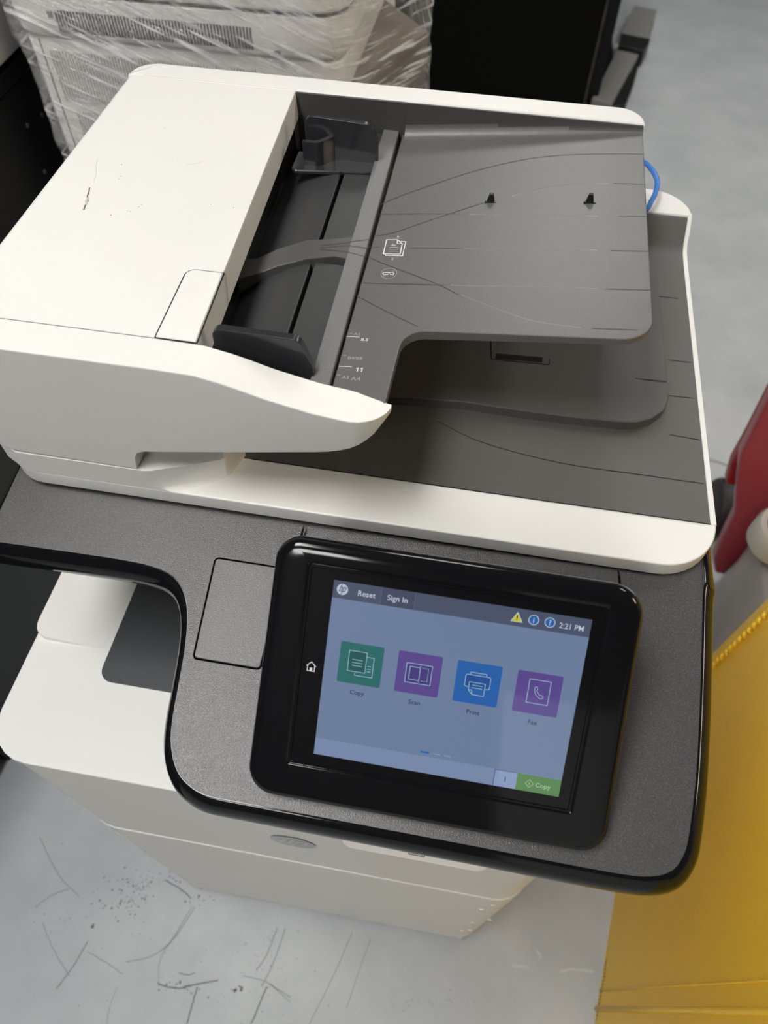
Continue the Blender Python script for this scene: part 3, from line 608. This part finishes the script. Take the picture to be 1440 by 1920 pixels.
D(rect2d(0, -125, 167, -112.7), -.43, foot); D(rect2d(122.8, -125, 138.1, -112.9), -.42, thin); D(rect2d(123.2, -125, 138, -113.3), -.41, box1); D(rect2d(138, -125, 167, -112.9), -.41, grn)
hp_logo(mb, f, 6.2, -5.7, 3.75, wht, bar_, -.40, .02)
D(text2d('Reset', 5.2, 16.4, -8.2, 'LEFT', .05), -.38, wht); D(text2d('Sign In', 5.2, 36.0, -8.0, 'LEFT', .05), -.38, wht); D(text2d('2:21 PM', 5.2, 147.2, -8.6, 'LEFT', .03, .93), -.38, wht)
D(poly2d([(120.4, -2.2), (116.4, -9.1), (124.4, -9.1)]), -.40, wht); D(poly2d([(120.4, -3.1), (117.2, -8.7), (123.6, -8.7)]), -.39, yel)
D(rect2d(120.05, -6.9, 120.75, -4.6), -.38, blk); D(rect2d(120.05, -8.1, 120.75, -7.4), -.38, blk)
for x, ch in ((131, 'i'), (141.3, '?')):
    D(poly2d(circ(x, -6.1, 3.4)), -.40, wht); D(poly2d(circ(x, -6.1, 2.9)), -.39, blu); D(text2d(ch, 5.4, x, -8.0, 'CENTER', .06), -.38, wht)
IX = [9.6, 48.5, 87.6, 126.9]
for x, a, lab in zip(IX, (teal, pur, blu, pur), ('Copy', 'Scan', 'Print', 'Fax')):
    D(poly2d(rpoly([(x, -69.6), (x + 29.2, -69.6), (x + 29.2, -40.8), (x, -40.8)], .9, 4)), -.41, a)
    D(text2d(lab, 4.5, x + 14.6, -77.0, 'CENTER', .02), -.38, blk)
def I(i, pts, w=.42, closed=False, m=None): D(ribbon2d([(IX[i] + x, -40.8 - y) for x, y in pts], w, closed), -.37, ln if m is None else m)
def Fi(i, pts, m): D(poly2d([(IX[i] + x, -40.8 - y) for x, y in pts]), -.40, m)
Fi(0, [(6.3, 5.6), (18.2, 5.6), (18.2, 20), (6.3, 20)], teal2)
I(0, [(6.3, 5.6), (18.2, 5.6), (18.2, 20), (6.3, 20)], closed=True); I(0, [(18.4, 8.6), (23.2, 8.6), (23.2, 22.6), (11.6, 22.6), (11.6, 20.9)])
for y in (11.6, 13.7, 15.8): I(0, [(8.9, y), (15.8, y)])
for y in (14.9, 16.8, 18.7): I(0, [(19.5, y), (21.8, y)])
Fi(1, [(6.2, 7.6), (23.2, 7.6), (23.2, 21.2), (6.2, 21.2)], pur2)
I(1, [(6.2, 7.6), (23.2, 7.6), (23.2, 21.2), (6.2, 21.2)], closed=True); I(1, [(8.6, 9.9), (15.4, 9.9), (15.4, 18.9), (8.6, 18.9)], closed=True)
for k in range(4): I(1, [(16.6 + k * 1.2, 9.9), (17.2 + k * 1.2, 9.9)]); I(1, [(16.6 + k * 1.2, 18.9), (17.2 + k * 1.2, 18.9)])
for k in range(7): I(1, [(20.9, 10.3 + k * 1.25), (20.9, 10.95 + k * 1.25)])
I(1, [(14.9, 8.9), (15.9, 8.9)]); I(1, [(14.9, 19.9), (15.9, 19.9)])
Fi(2, [(6.4, 8.8), (22.8, 8.8), (22.8, 17.2), (6.4, 17.2)], blu2)
I(2, [(8.9, 17.3), (7.2, 17.3), (6.4, 16.5), (6.4, 9.6), (7.2, 8.8), (22, 8.8), (22.8, 9.6), (22.8, 16.5), (22, 17.3), (20.2, 17.3)]); I(2, [(9.4, 8.8), (9.4, 7.0), (19.8, 7.0), (19.8, 8.8)]); I(2, [(9.3, 13.8), (19.8, 13.8), (19.8, 22.4), (12.2, 22.4), (9.3, 19.5)], closed=True); I(2, [(9.3, 19.5), (11.5, 19.2), (12.2, 22.4)])
for y in (15.8, 17.6): I(2, [(11.4, y), (18.2, y)])
I(3, [(8.2, 5.0), (22.0, 5.0), (22.0, 21.4), (8.2, 21.4)], closed=True)
I(3, [(12.4, 10.2), (13.6, 9.6), (14.3, 11.4), (13.6, 12.2), (16.2, 15.4), (17.1, 14.9), (18.6, 16.2), (17.9, 17.4), (16.6, 17.6), (13.6, 15.4), (12.2, 12.2)], .35, True)
D(poly2d(rpoly([(71.8, -110.4), (77.9, -110.4), (77.9, -109.1), (71.8, -109.1)], .5, 4)), -.38, pg); D(rect2d(81, -110.1, 85.5, -109.4), -.38, pg2); D(rect2d(88, -110.1, 92.5, -109.4), -.38, pg2)
D(text2d('1', 5.0, 130.5, -120.8, 'CENTER', .05), -.38, blk); D(text2d('Copy', 4.6, 150.6, -120.8, 'LEFT', .05), -.38, dimw)
D(ribbon2d([(146.6, -116.2), (149.3, -119.1), (146.6, -122.0), (143.9, -119.1)], .35, True), -.38, dimw); D(ribbon2d([(146.6, -117.9), (146.6, -120.4)], .35), -.38, dimw)
disp = mb.build('touch_display', bez, SMATS)
mb = MB()
for q in [[(-11.8, -62.2), (-8.6, -59.0), (-5.4, -62.2)], [(-11.0, -61.6), (-11.0, -65.6), (-6.2, -65.6), (-6.2, -61.6)]]: draw(mb, ribbon2d(q, .55), f, -.5, 0)
draw(mb, rect2d(-9.4, -65.6, -7.8, -63.2), f, -.5, 0)
mb.build('home_key', bez, [mat('home_glow', (0.3, 0.3, 0.3), .4, emit=(0.75, 0.75, 0.78), es=.6)])
P.location = (0, 0, 0)

# ================================================================== wrapped copier behind
C = thing('wrapped_copier', 'grey-white office copier with long vent slots, wrapped in clear stretch film behind the printer', 'copier', (0, 0, 0))
cw = mat('copier_plastic', (0.82, 0.80, 0.75), 0.45, .1, 600); cslot = mat('vent_slot', (0.06, 0.055, 0.05), .7); CY = 1.17
def cz_(u, v): p = aty(u, v, CY); return p.x, p.z
cxl, cxr = cz_(60, 100)[0], cz_(642, 120)[0]
zseam = cz_(300, 88)[1]; ztop = cz_(450, 18)[1]
mb = MB(); mb.prism(rpoly([(cxl, CY), (cxr, CY), (cxr, 1.72), (cxl, 1.72)], [.012, .03, .03, .03]), .06, zseam - .002); lowc = mb.build('lower_body', C, [cw], bevel=.003)
mb = MB(); o = rpoly([(cxl - .012, CY - .012), (cxr + .012, CY - .012), (cxr + .012, 1.74), (cxl - .012, 1.74)], [.035, .06, .04, .04], 10)
mb.loft([flat_ring(offset(o, -.012), zseam + .001), flat_ring(offset(o, -.003), zseam + .010), flat_ring(o, zseam + .03), flat_ring(o, ztop)], 0); upc = mb.build('middle_body', C, [cw], smooth=50)
mb = MB(); mb.loft([flat_ring(offset(o, -.006), ztop), flat_ring(offset(o, -.006), ztop + .006)], 0); mb.build('seam_gap', C, [black])
mb = MB(); mb.loft([flat_ring(offset(o, -.003), ztop + .006), flat_ring(offset(o, .002), ztop + .012), flat_ring(offset(o, .002), ztop + .11), flat_ring(offset(o, -.01), ztop + .13)], 0); mb.build('upper_body', C, [cw], smooth=50)
mb = MB()
a0, a1 = cz_(113, 28), cz_(478, 92)
def row(mb, x0, x1, zc, hh, n, y, w, skew=0):
    for k in range(n):
        x = x0 + (x1 - x0) * k / (n - 1); mb.box((x - w, y - .0008, zc - hh), (x + w, y + .004, zc + hh))
xA, zA = a0; xB, zB = a1
row(mb, xA, xB, zA - .004, .015, 62, CY - .0125, .0014); mb.build('side_vent', upc, [cslot])
for u, v in ((100, 21), (523, 95)):
    mb = MB(); x, z = cz_(u, v); mb.box((x - .004, CY - .0132, z - .004), (x + .004, CY - .008, z + .004))
    mb.build('screw_cap', upc, [mat('cap_grey', (0.16, 0.15, 0.14), .6)])
mb = MB(); x0v, z0v = cz_(88, 75); row(mb, x0v, x0v + .34, z0v - .055, .040, 70, CY, .0011); row(mb, x0v + .012, x0v + .34, z0v - .16, .05, 66, CY, .0011); mb.build('lower_vent', lowc, [mat('fine_vent', (0.33, 0.31, 0.28), .7)])
mb = MB(); x = cz_(72, 70)[0]; mb.box((x - .001, CY - .0006, .3), (x + .001, CY, zseam - .004)); mb.build('panel_seam', lowc, [cslot])
mb = MB(); zt = aty(810, 60, 1.44).z
mb.prism([(cxr + .0, 1.23), (aty(800, 120, 1.44).x, 1.44), (cxr + .0, 1.56)], .10, zt); mb.build('side_carton', C, [mat('brown_board', (0.16, 0.12, 0.09), .8, var=.2, vscale=20)])
for x in (cxl + .06, cxr - .06):
    for y in (CY + .06, 1.66):
        mb = MB(); mb.loft([[(x - .012, y + .03 * math.cos(t), .03 + .03 * math.sin(t)) for t in [k * math.pi / 8 for k in range(16)]], [(x + .012, y + .03 * math.cos(t), .03 + .03 * math.sin(t)) for t in [k * math.pi / 8 for k in range(16)]]], 0)
        mb.build('caster', C, [black])
# stretch film
film = bpy.data.materials.new('stretch_film'); film.use_nodes = True; nt = film.node_tree
for n in list(nt.nodes):
    if n.type != 'OUTPUT_MATERIAL': nt.nodes.remove(n)
outn = [n for n in nt.nodes if n.type == 'OUTPUT_MATERIAL'][0]
tc = nt.nodes.new('ShaderNodeTexCoord'); mp = nt.nodes.new('ShaderNodeMapping'); mp.inputs['Rotation'].default_value = (0, math.radians(20), 0); mp.inputs['Scale'].default_value = (1 / 7, 1 / 7, 1 / 150)
mp.vector_type = 'TEXTURE'
nt.links.new(tc.outputs['Object'], mp.inputs['Vector'])
ns = nt.nodes.new('ShaderNodeTexNoise'); ns.inputs['Scale'].default_value = 1; ns.inputs['Detail'].default_value = 5; ns.inputs['Roughness'].default_value = .6; nt.links.new(mp.outputs['Vector'], ns.inputs['Vector'])
cr = nt.nodes.new('ShaderNodeValToRGB'); cr.color_ramp.elements[0].position = .52; cr.color_ramp.elements[1].position = .66; cr.color_ramp.elements[0].color = (0.05,) * 3 + (1,); cr.color_ramp.elements[1].color = (.95,) * 3 + (1,)  # white streaks put the fold highlights into the film's colour
nt.links.new(ns.outputs['Fac'], cr.inputs['Fac'])
tr = nt.nodes.new('ShaderNodeBsdfTransparent'); tr.inputs[0].default_value = (.97, .97, .97, 1); df = nt.nodes.new('ShaderNodeBsdfDiffuse'); df.inputs[0].default_value = (.85, .85, .85, 1)
gl = nt.nodes.new('ShaderNodeBsdfGlossy'); gl.inputs['Roughness'].default_value = .15; gl.inputs[0].default_value = (1, 1, 1, 1)
bp = nt.nodes.new('ShaderNodeBump'); bp.inputs['Strength'].default_value = 1; bp.inputs['Distance'].default_value = .01; nt.links.new(ns.outputs['Fac'], bp.inputs['Height']); nt.links.new(bp.outputs['Normal'], gl.inputs['Normal'])
m1 = nt.nodes.new('ShaderNodeMixShader'); nt.links.new(cr.outputs['Color'], m1.inputs[0]); nt.links.new(tr.outputs[0], m1.inputs[1]); nt.links.new(df.outputs[0], m1.inputs[2])
m2 = nt.nodes.new('ShaderNodeMixShader'); m2.inputs[0].default_value = .12; nt.links.new(m1.outputs[0], m2.inputs[1]); nt.links.new(gl.outputs[0], m2.inputs[2]); nt.links.new(m2.outputs[0], outn.inputs[0])
mb = MB(); NX, NZ = 60, 90; z0f, z1f = .25, ztop + .10
g = []
outl = [(cxl - .016, 1.72), (cxl - .016, CY - .008), (cxl - .010, CY - .018), (cxr - .06, CY - .018), (cxr - .01, CY - .012), (cxr + .02, CY + .03), (aty(805, 90, 1.44).x + .004, 1.438), (cxr + .02, 1.74)]
path = []
for a, c in zip(outl, outl[1:]):
    n = max(2, int((Vector(c) - Vector(a)).length / .012)); path += [(a[0] + (c[0] - a[0]) * k / n, a[1] + (c[1] - a[1]) * k / n) for k in range(n)]
from mathutils import noise
for j in range(NZ):
    z = z0f + (z1f - z0f) * j / (NZ - 1)
    for i, (x, y) in enumerate(path):
        q = noise.noise(Vector((x * 6 + z * 14, y * 6, z * 26))) * .006 + noise.noise(Vector((x * 25 + z * 40, y * 20, z * 90))) * .002
        nx = -1 if i < len(path) * .3 and y > CY + .01 and x < cxl else (1 if x > cxr and y > CY + .02 else 0); ny = -1 if nx == 0 else 0
        if z < zseam and x < cxl - .001: x = cxl - .001
        if nx < 0: q = abs(q) * .25
        g.append((x + nx * q, y + ny * q, z))
n = len(path); mb.add(g, [(j * n + i, j * n + i + 1, (j + 1) * n + i + 1, (j + 1) * n + i) for j in range(NZ - 1) for i in range(n - 1)], 0)
mb.build('stretch_wrap', C, [film], smooth=180)

# ================================================================== black rack on the left
bk = mat('black_steel', (0.005, 0.005, 0.007), .45, .1, 200, spec=.2); bk2 = mat('dark_grey_steel', (0.018, 0.019, 0.020), .5)
RK = thing('equipment_rack', 'tall black steel rack with screwed shelves standing left of the printer', 'rack', (0, 0, 0))
rx1 = -.818; rz = 0.968
for x in (rx1 - .04, rx1 - .62):
    for y in (-.45, .30, 1.40):
        mb = MB(); mb.box((x, y, 0), (x + .04, y + .04, rz)); mb.build('post', RK, [bk], bevel=.003)
for z in (.06, .52, rz - .03):
    mb = MB(); mb.box((rx1 - .615, -.44, z), (rx1 - .003, 1.435, z + .025)); mb.build('shelf', RK, [bk2 if z < .9 else bk], bevel=.002)
for a, c, z0_, z1_, m in ((.345, 1.395, .548, rz - .034, bk), (.345, 1.395, .088, .516, bk2), (-.405, .295, .088, .516, bk), (-.405, .295, .548, rz - .034, bk2)):
    mb = MB(); mb.box((rx1 - .014, a, z0_), (rx1 - .006, c, z1_)); mb.build('side_panel', RK, [m])
mb = MB(); mb.box((rx1 - .62, 1.415, .09), (rx1 - .045, 1.425, rz - .035)); mb.build('back_panel', RK, [bk])
for u, v in ((50, 235), (78, 215), (83, 322)):
    mb = MB(); c = atx(u, v, rx1 - .006); mb.loft([[(rx1 - .006 + l, c.y + r * math.cos(t), c.z + r * math.sin(t)) for t in [k * math.pi / 5 for k in range(10)]] for l, r in ((-.004, .004), (.002, .004), (.003, .0025))], 0)
    mb.build('screw', RK, [mat('screw_steel', (0.25, 0.25, 0.25), .4, metal=1)], smooth=40)
# white printer on that rack
o_ = thing('desktop_printer', 'white rounded printer resting on top of the black rack at the far left', 'printer', (0, 0, 0))
mb = MB(); oo = rpoly([(-1.36, .84), (rx1 - .002, .84), (rx1 - .002, 1.42), (-1.36, 1.42)], .03, 8)
mb.loft([flat_ring(offset(oo, -.010), rz + .0005), flat_ring(offset(oo, -.003), rz + .006), flat_ring(oo, rz + .018), flat_ring(oo, rz + .10)], 0); mb.build('base_body', o_, [mat('cool_white_plastic', (0.66, 0.65, 0.67), .35)], smooth=50)
mb = MB(); mb.loft([flat_ring(offset(oo, -.004), rz + .1), flat_ring(offset(oo, -.004), rz + .104)], 0); mb.build('lid_gap', o_, [black])
mb = MB(); mb.loft([flat_ring(offset(oo, .002), rz + .104), flat_ring(offset(oo, .002), rz + .150), flat_ring(offset(oo, -.012), rz + .170)], 0); mb.build('lid', o_, [MATS['cool_white_plastic']], smooth=50)

# ================================================================== black cabinet at the back
K = thing('black_cabinet', 'wide black cabinet with a grey foot bar on the floor behind the printer', 'cabinet', (0, 0, 0))
by = 3.22; bx = at(1096, 188, H).x
mb = MB(); mb.box((-.62, by, .02), (bx, by + 1.15, 1.15)); mb.build('cabinet_body', K, [mat('matte_black', (0.003, 0.003, 0.003), .7, spec=.1)], bevel=.004)
mb = MB(); mb.box((bx - .012, by - .004, .03), (bx - .004, by + .01, 1.14)); mb.build('worn_edge', K, [mat('worn_brown', (0.05, 0.035, 0.025), .5, var=.5, vscale=30)])
mb = MB(); mb.box((bx, by + .03, .02), (bx + .045, by + 1.1, .9)); mb.box((bx + .01, by - .0, .0), (bx + .12, by + .95, .015)); mb.build('side_frame', K, [bk])
fp = [at(u, v, H - .05) for u, v in [(1110, 184), (1147, 194), (1200, 98), (1158, 92)]]
mb = MB(); mb.prism([(p.x, p.y) for p in fp], .012, .05); fp2 = [at(u, v, H - .05) for u, v in [(1165, 60), (1215, 72), (1232, 18), (1190, 10)]]; mb.prism([(p.x, p.y) for p in fp2], .012, .05)
mb.build('foot_bar', K, [mat('foot_grey', (0.22, 0.22, 0.21), .5)], bevel=.004)
fp = [at(u, v, H - .07) for u, v in [(1165, 62), (1220, 72), (1208, 95), (1160, 84)]]
mb = MB(); mb.prism([(p.x, p.y) for p in fp], .0, .07); fp = [at(u, v, H - .03) for u, v in [(1150, 196), (1172, 200), (1190, 150), (1203, 100), (1196, 98)]]; mb.prism([(p.x, p.y) for p in fp], .0, .03); mb.build('rubber_foot', K, [black], bevel=.004)

# ================================================================== yellow bin at the lower right
ym = mat('yellow_plastic', (0.90, 0.56, 0.022), .36, .3, 90, var=.05, vscale=4)
YB_ = thing('yellow_bin', 'tall yellow plastic bin with a ribbed seam, standing right of the printer', 'bin', (0, 0, 0))
pA, pB = at(1112, 1935, H), at(1155, 1665, H); dirY = (pB - pA).normalized(); pC = at(1204, 1351, H)
pD = pA + dirY * ((pC - pA).dot(dirY)); pA = pA - dirY * .25; perp = Vector((dirY.y, -dirY.x, 0)); top_z = 1.02
lean = .03
def yb(s, w, z):                            # s along the visible wall, w depth away, z height
    return pA + dirY * s + perp * (w + lean * z) + Vector((0, 0, z))
LEN = (pD - pA).length
mb = MB(); ol = rpoly([(0, 0), (LEN, 0), (LEN, .5), (0, .5)], [.01, .012, .03, .03], 6)
mb.loft([[yb(s + (z - 0) * .02 * (1 if s > LEN / 2 else 0), w, z) for s, w in ol] for z in (0.0, .02, .3, .6, .9, top_z)], 0)
ybody = mb.build('bin_body', YB_, [ym], smooth=40)
mb = MB()                                   # heat-sealed rope seam along the far corner and bumps
for k in range(60):
    z = .02 + k * .0165; s = LEN - .045 + .02 * z
    c = yb(s, -.002, z); e = yb(s + .006, -.004, z + .009)
    mb.tube([c, (c + e) / 2 - perp * .003, e], .0032, 6)
mb.build('rope_seam', YB_, [ym], smooth=180)
mb = MB()
for s, r in ((pA - at(1127, 1858, H)).length, .0016), ((pA - at(1122, 1893, H)).length, .004):
    mb.tube([yb(s, -.001, z) for z in (.002, .3, .6, 1.0)], r, 8)
mb.build('fold_ridge', YB_, [ym], smooth=180)
mb = MB()
for k in range(16):
    s = (pA - at(1118, 1915, H)).length + k * .006; c = yb(s, -.0006, .006 + random.uniform(0, .012)); mb.add([c, c + dirY * .003, c + dirY * .004 + Vector((0, 0, .007)), c + Vector((0, 0, .004))], [(0, 1, 2, 3)])
mb.build('dirt_mark', ybody, [mat('brown_dirt', (0.25, 0.13, 0.02), .8)])

# ================================================================== red cart and its caster
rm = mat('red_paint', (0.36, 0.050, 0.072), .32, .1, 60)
RC = thing('red_cart', 'tall red steel cart on a black caster, right of the printer', 'cart', (0, 0, 0))
def rpt(u, v, y): return aty(u, v, y)
ry_ = 0.99
fr = [rpt(u, v, ry_) for u, v in [(1341, 1075), (1338, 1050), (1355, 1010), (1377, 965), (1381, 905), (1388, 855), (1440, 752), (1520, 610)]]
bx_ = fr[-1].x + .35
pol = [(p.x, p.z) for p in fr] + [(bx_, fr[-1].z), (bx_, fr[0].z)]
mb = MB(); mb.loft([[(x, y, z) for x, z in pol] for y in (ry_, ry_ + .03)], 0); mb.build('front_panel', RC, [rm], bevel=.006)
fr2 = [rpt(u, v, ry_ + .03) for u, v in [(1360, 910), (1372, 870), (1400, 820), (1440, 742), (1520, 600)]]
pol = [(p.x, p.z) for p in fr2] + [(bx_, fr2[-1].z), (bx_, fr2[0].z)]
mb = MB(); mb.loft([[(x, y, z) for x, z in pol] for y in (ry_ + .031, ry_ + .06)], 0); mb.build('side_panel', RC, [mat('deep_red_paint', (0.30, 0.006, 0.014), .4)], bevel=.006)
cc = at(1356, 955, H - .07); mb = MB(); R_ = .075
cc.z = R_
rg = lambda xx, r: [(xx, cc.y + r * math.cos(t), cc.z + r * math.sin(t)) for t in [k * math.pi / 12 for k in range(24)]]
mb.loft([rg(cc.x - .035, .05), rg(cc.x - .028, .07), rg(cc.x - .018, R_), rg(cc.x + .018, R_), rg(cc.x + .028, .07), rg(cc.x + .035, .05)], 0)
mb.build('caster_wheel', RC, [mat('rubber', (0.022, 0.020, 0.021), .6)], smooth=40)
mb = MB(); mb.box((cc.x - .025, cc.y - .03, cc.z), (cc.x + .045, cc.y + .04, cc.z + .07)); mb.build('caster_fork', RC, [black], bevel=.006)

# ================================================================== film-wrapped bundle and roll
wf = mat('cloudy_film', (0.42, 0.41, 0.40), .30, 1.0, 22, var=.12, vscale=10)
mb = MB(); g = []; NA, NZ = 90, 46
base_o = [(.62, .67), (1.02, .67), (1.02, .985), (.645, .985)]
base_o = rpoly(base_o, .05, 6)
def arc(o, n):
    o = o + [o[0]]; L_ = [0]
    for a, c in zip(o, o[1:]): L_.append(L_[-1] + (Vector(c) - Vector(a)).length)
    out = []
    for k in range(n):
        t = L_[-1] * k / n
        for i in range(len(L_) - 1):
            if L_[i] <= t <= L_[i + 1]: q = (t - L_[i]) / (L_[i + 1] - L_[i] + 1e-9); out.append((o[i][0] + (o[i + 1][0] - o[i][0]) * q, o[i][1] + (o[i + 1][1] - o[i][1]) * q)); break
    return out
pa = arc(base_o, NA); cx_ = sum(p[0] for p in pa) / NA; cy_ = sum(p[1] for p in pa) / NA
for j in range(NZ):
    t = j / (NZ - 1); z = .29 * min(1, t / .8); sh = 1 - .05 * t if t <= .8 else max(.02, .96 * (1 - (t - .8) / .2))
    if t > .8: z += .02 * (t - .8) / .2
    for x, y in pa:
        q = .014 * noise.noise(Vector((x * 9, y * 9, z * 4))) + .012 * abs(noise.noise(Vector((x * 20 + z * 9, y * 20, z * 7))))
        g.append((cx_ + (x - cx_) * (sh + q * 2), cy_ + (y - cy_) * (sh + q * 2), z + (q if t > .8 else 0)))
mb.add(g, [(j * NA + i, j * NA + (i + 1) % NA, (j + 1) * NA + (i + 1) % NA, (j + 1) * NA + i) for j in range(NZ - 1) for i in range(NA)] + [tuple(range((NZ - 1) * NA, NZ * NA)), tuple(range(NA))[::-1]])
tag(mb.build('wrapped_bundle', None, [wf], smooth=180), 'lumpy grey bundle in cloudy plastic film between the red cart and the yellow bin', 'bundle')
zb = .328
T = thing('film_roll', 'pale roll of plastic film with a blue core on the wrapped bundle', 'roll', (0, 0, 0))
c = at(1478, 992, H - zb - .06); c.z = 0
def ringc(r, z, n=40): return [(c.x + r * math.cos(t), c.y + r * math.sin(t), z) for t in [k * 2 * math.pi / n for k in range(n)]]
mb = MB(); mb.loft([ringc(.040, zb + .004), ringc(.052, zb + .002), ringc(.058, zb + .012), ringc(.058, zb + .055), ringc(.052, zb + .065), ringc(.040, zb + .063), ringc(.040, zb + .004)], 0, cap0=False, cap1=False)
mb.build('film_winding', T, [mat('film_white', (0.55, 0.54, 0.51), .35, .6, 120)], smooth=50)
mb = MB(); mb.loft([ringc(.034, zb + .002), ringc(.0398, zb + .002), ringc(.0398, zb + .060), ringc(.034, zb + .060)], 0); mb.build('blue_core', T, [mat('blue_card', (0.09, 0.15, 0.30), .6)], smooth=50)

# ================================================================== blue cable looped over the back of the lid
mb = MB(); pc = [(1190, 330, .47), (1205, 305, .455), (1222, 318, .448), (1232, 338, .446), (1230, 358, .450), (1222, 376, .455), (1205, 395, .462), (1185, 410, .47)]
pts = [at(u, v, h - .01) for u, v, h in pc]; rimz = hz(.4575) + .0065
pts = [Vector((.10, .86, .62)), Vector((.13, .86, .85)), Vector((pts[0].x - .02, .85, pts[0].z - .07))] + pts[:-1]
pts += [Vector((pts[-1].x - .025, .765, rimz)), Vector((.09, .775, rimz)), Vector((.0, .78, rimz))]
mb.tube(smoothline(pts, 7), .0028, 10)
tag(mb.build('network_cable', None, [mat('blue_cable', (0.06, 0.24, 0.72), .35)], smooth=180), 'blue cable looping over the rear corner of the scanner lid', 'cable')
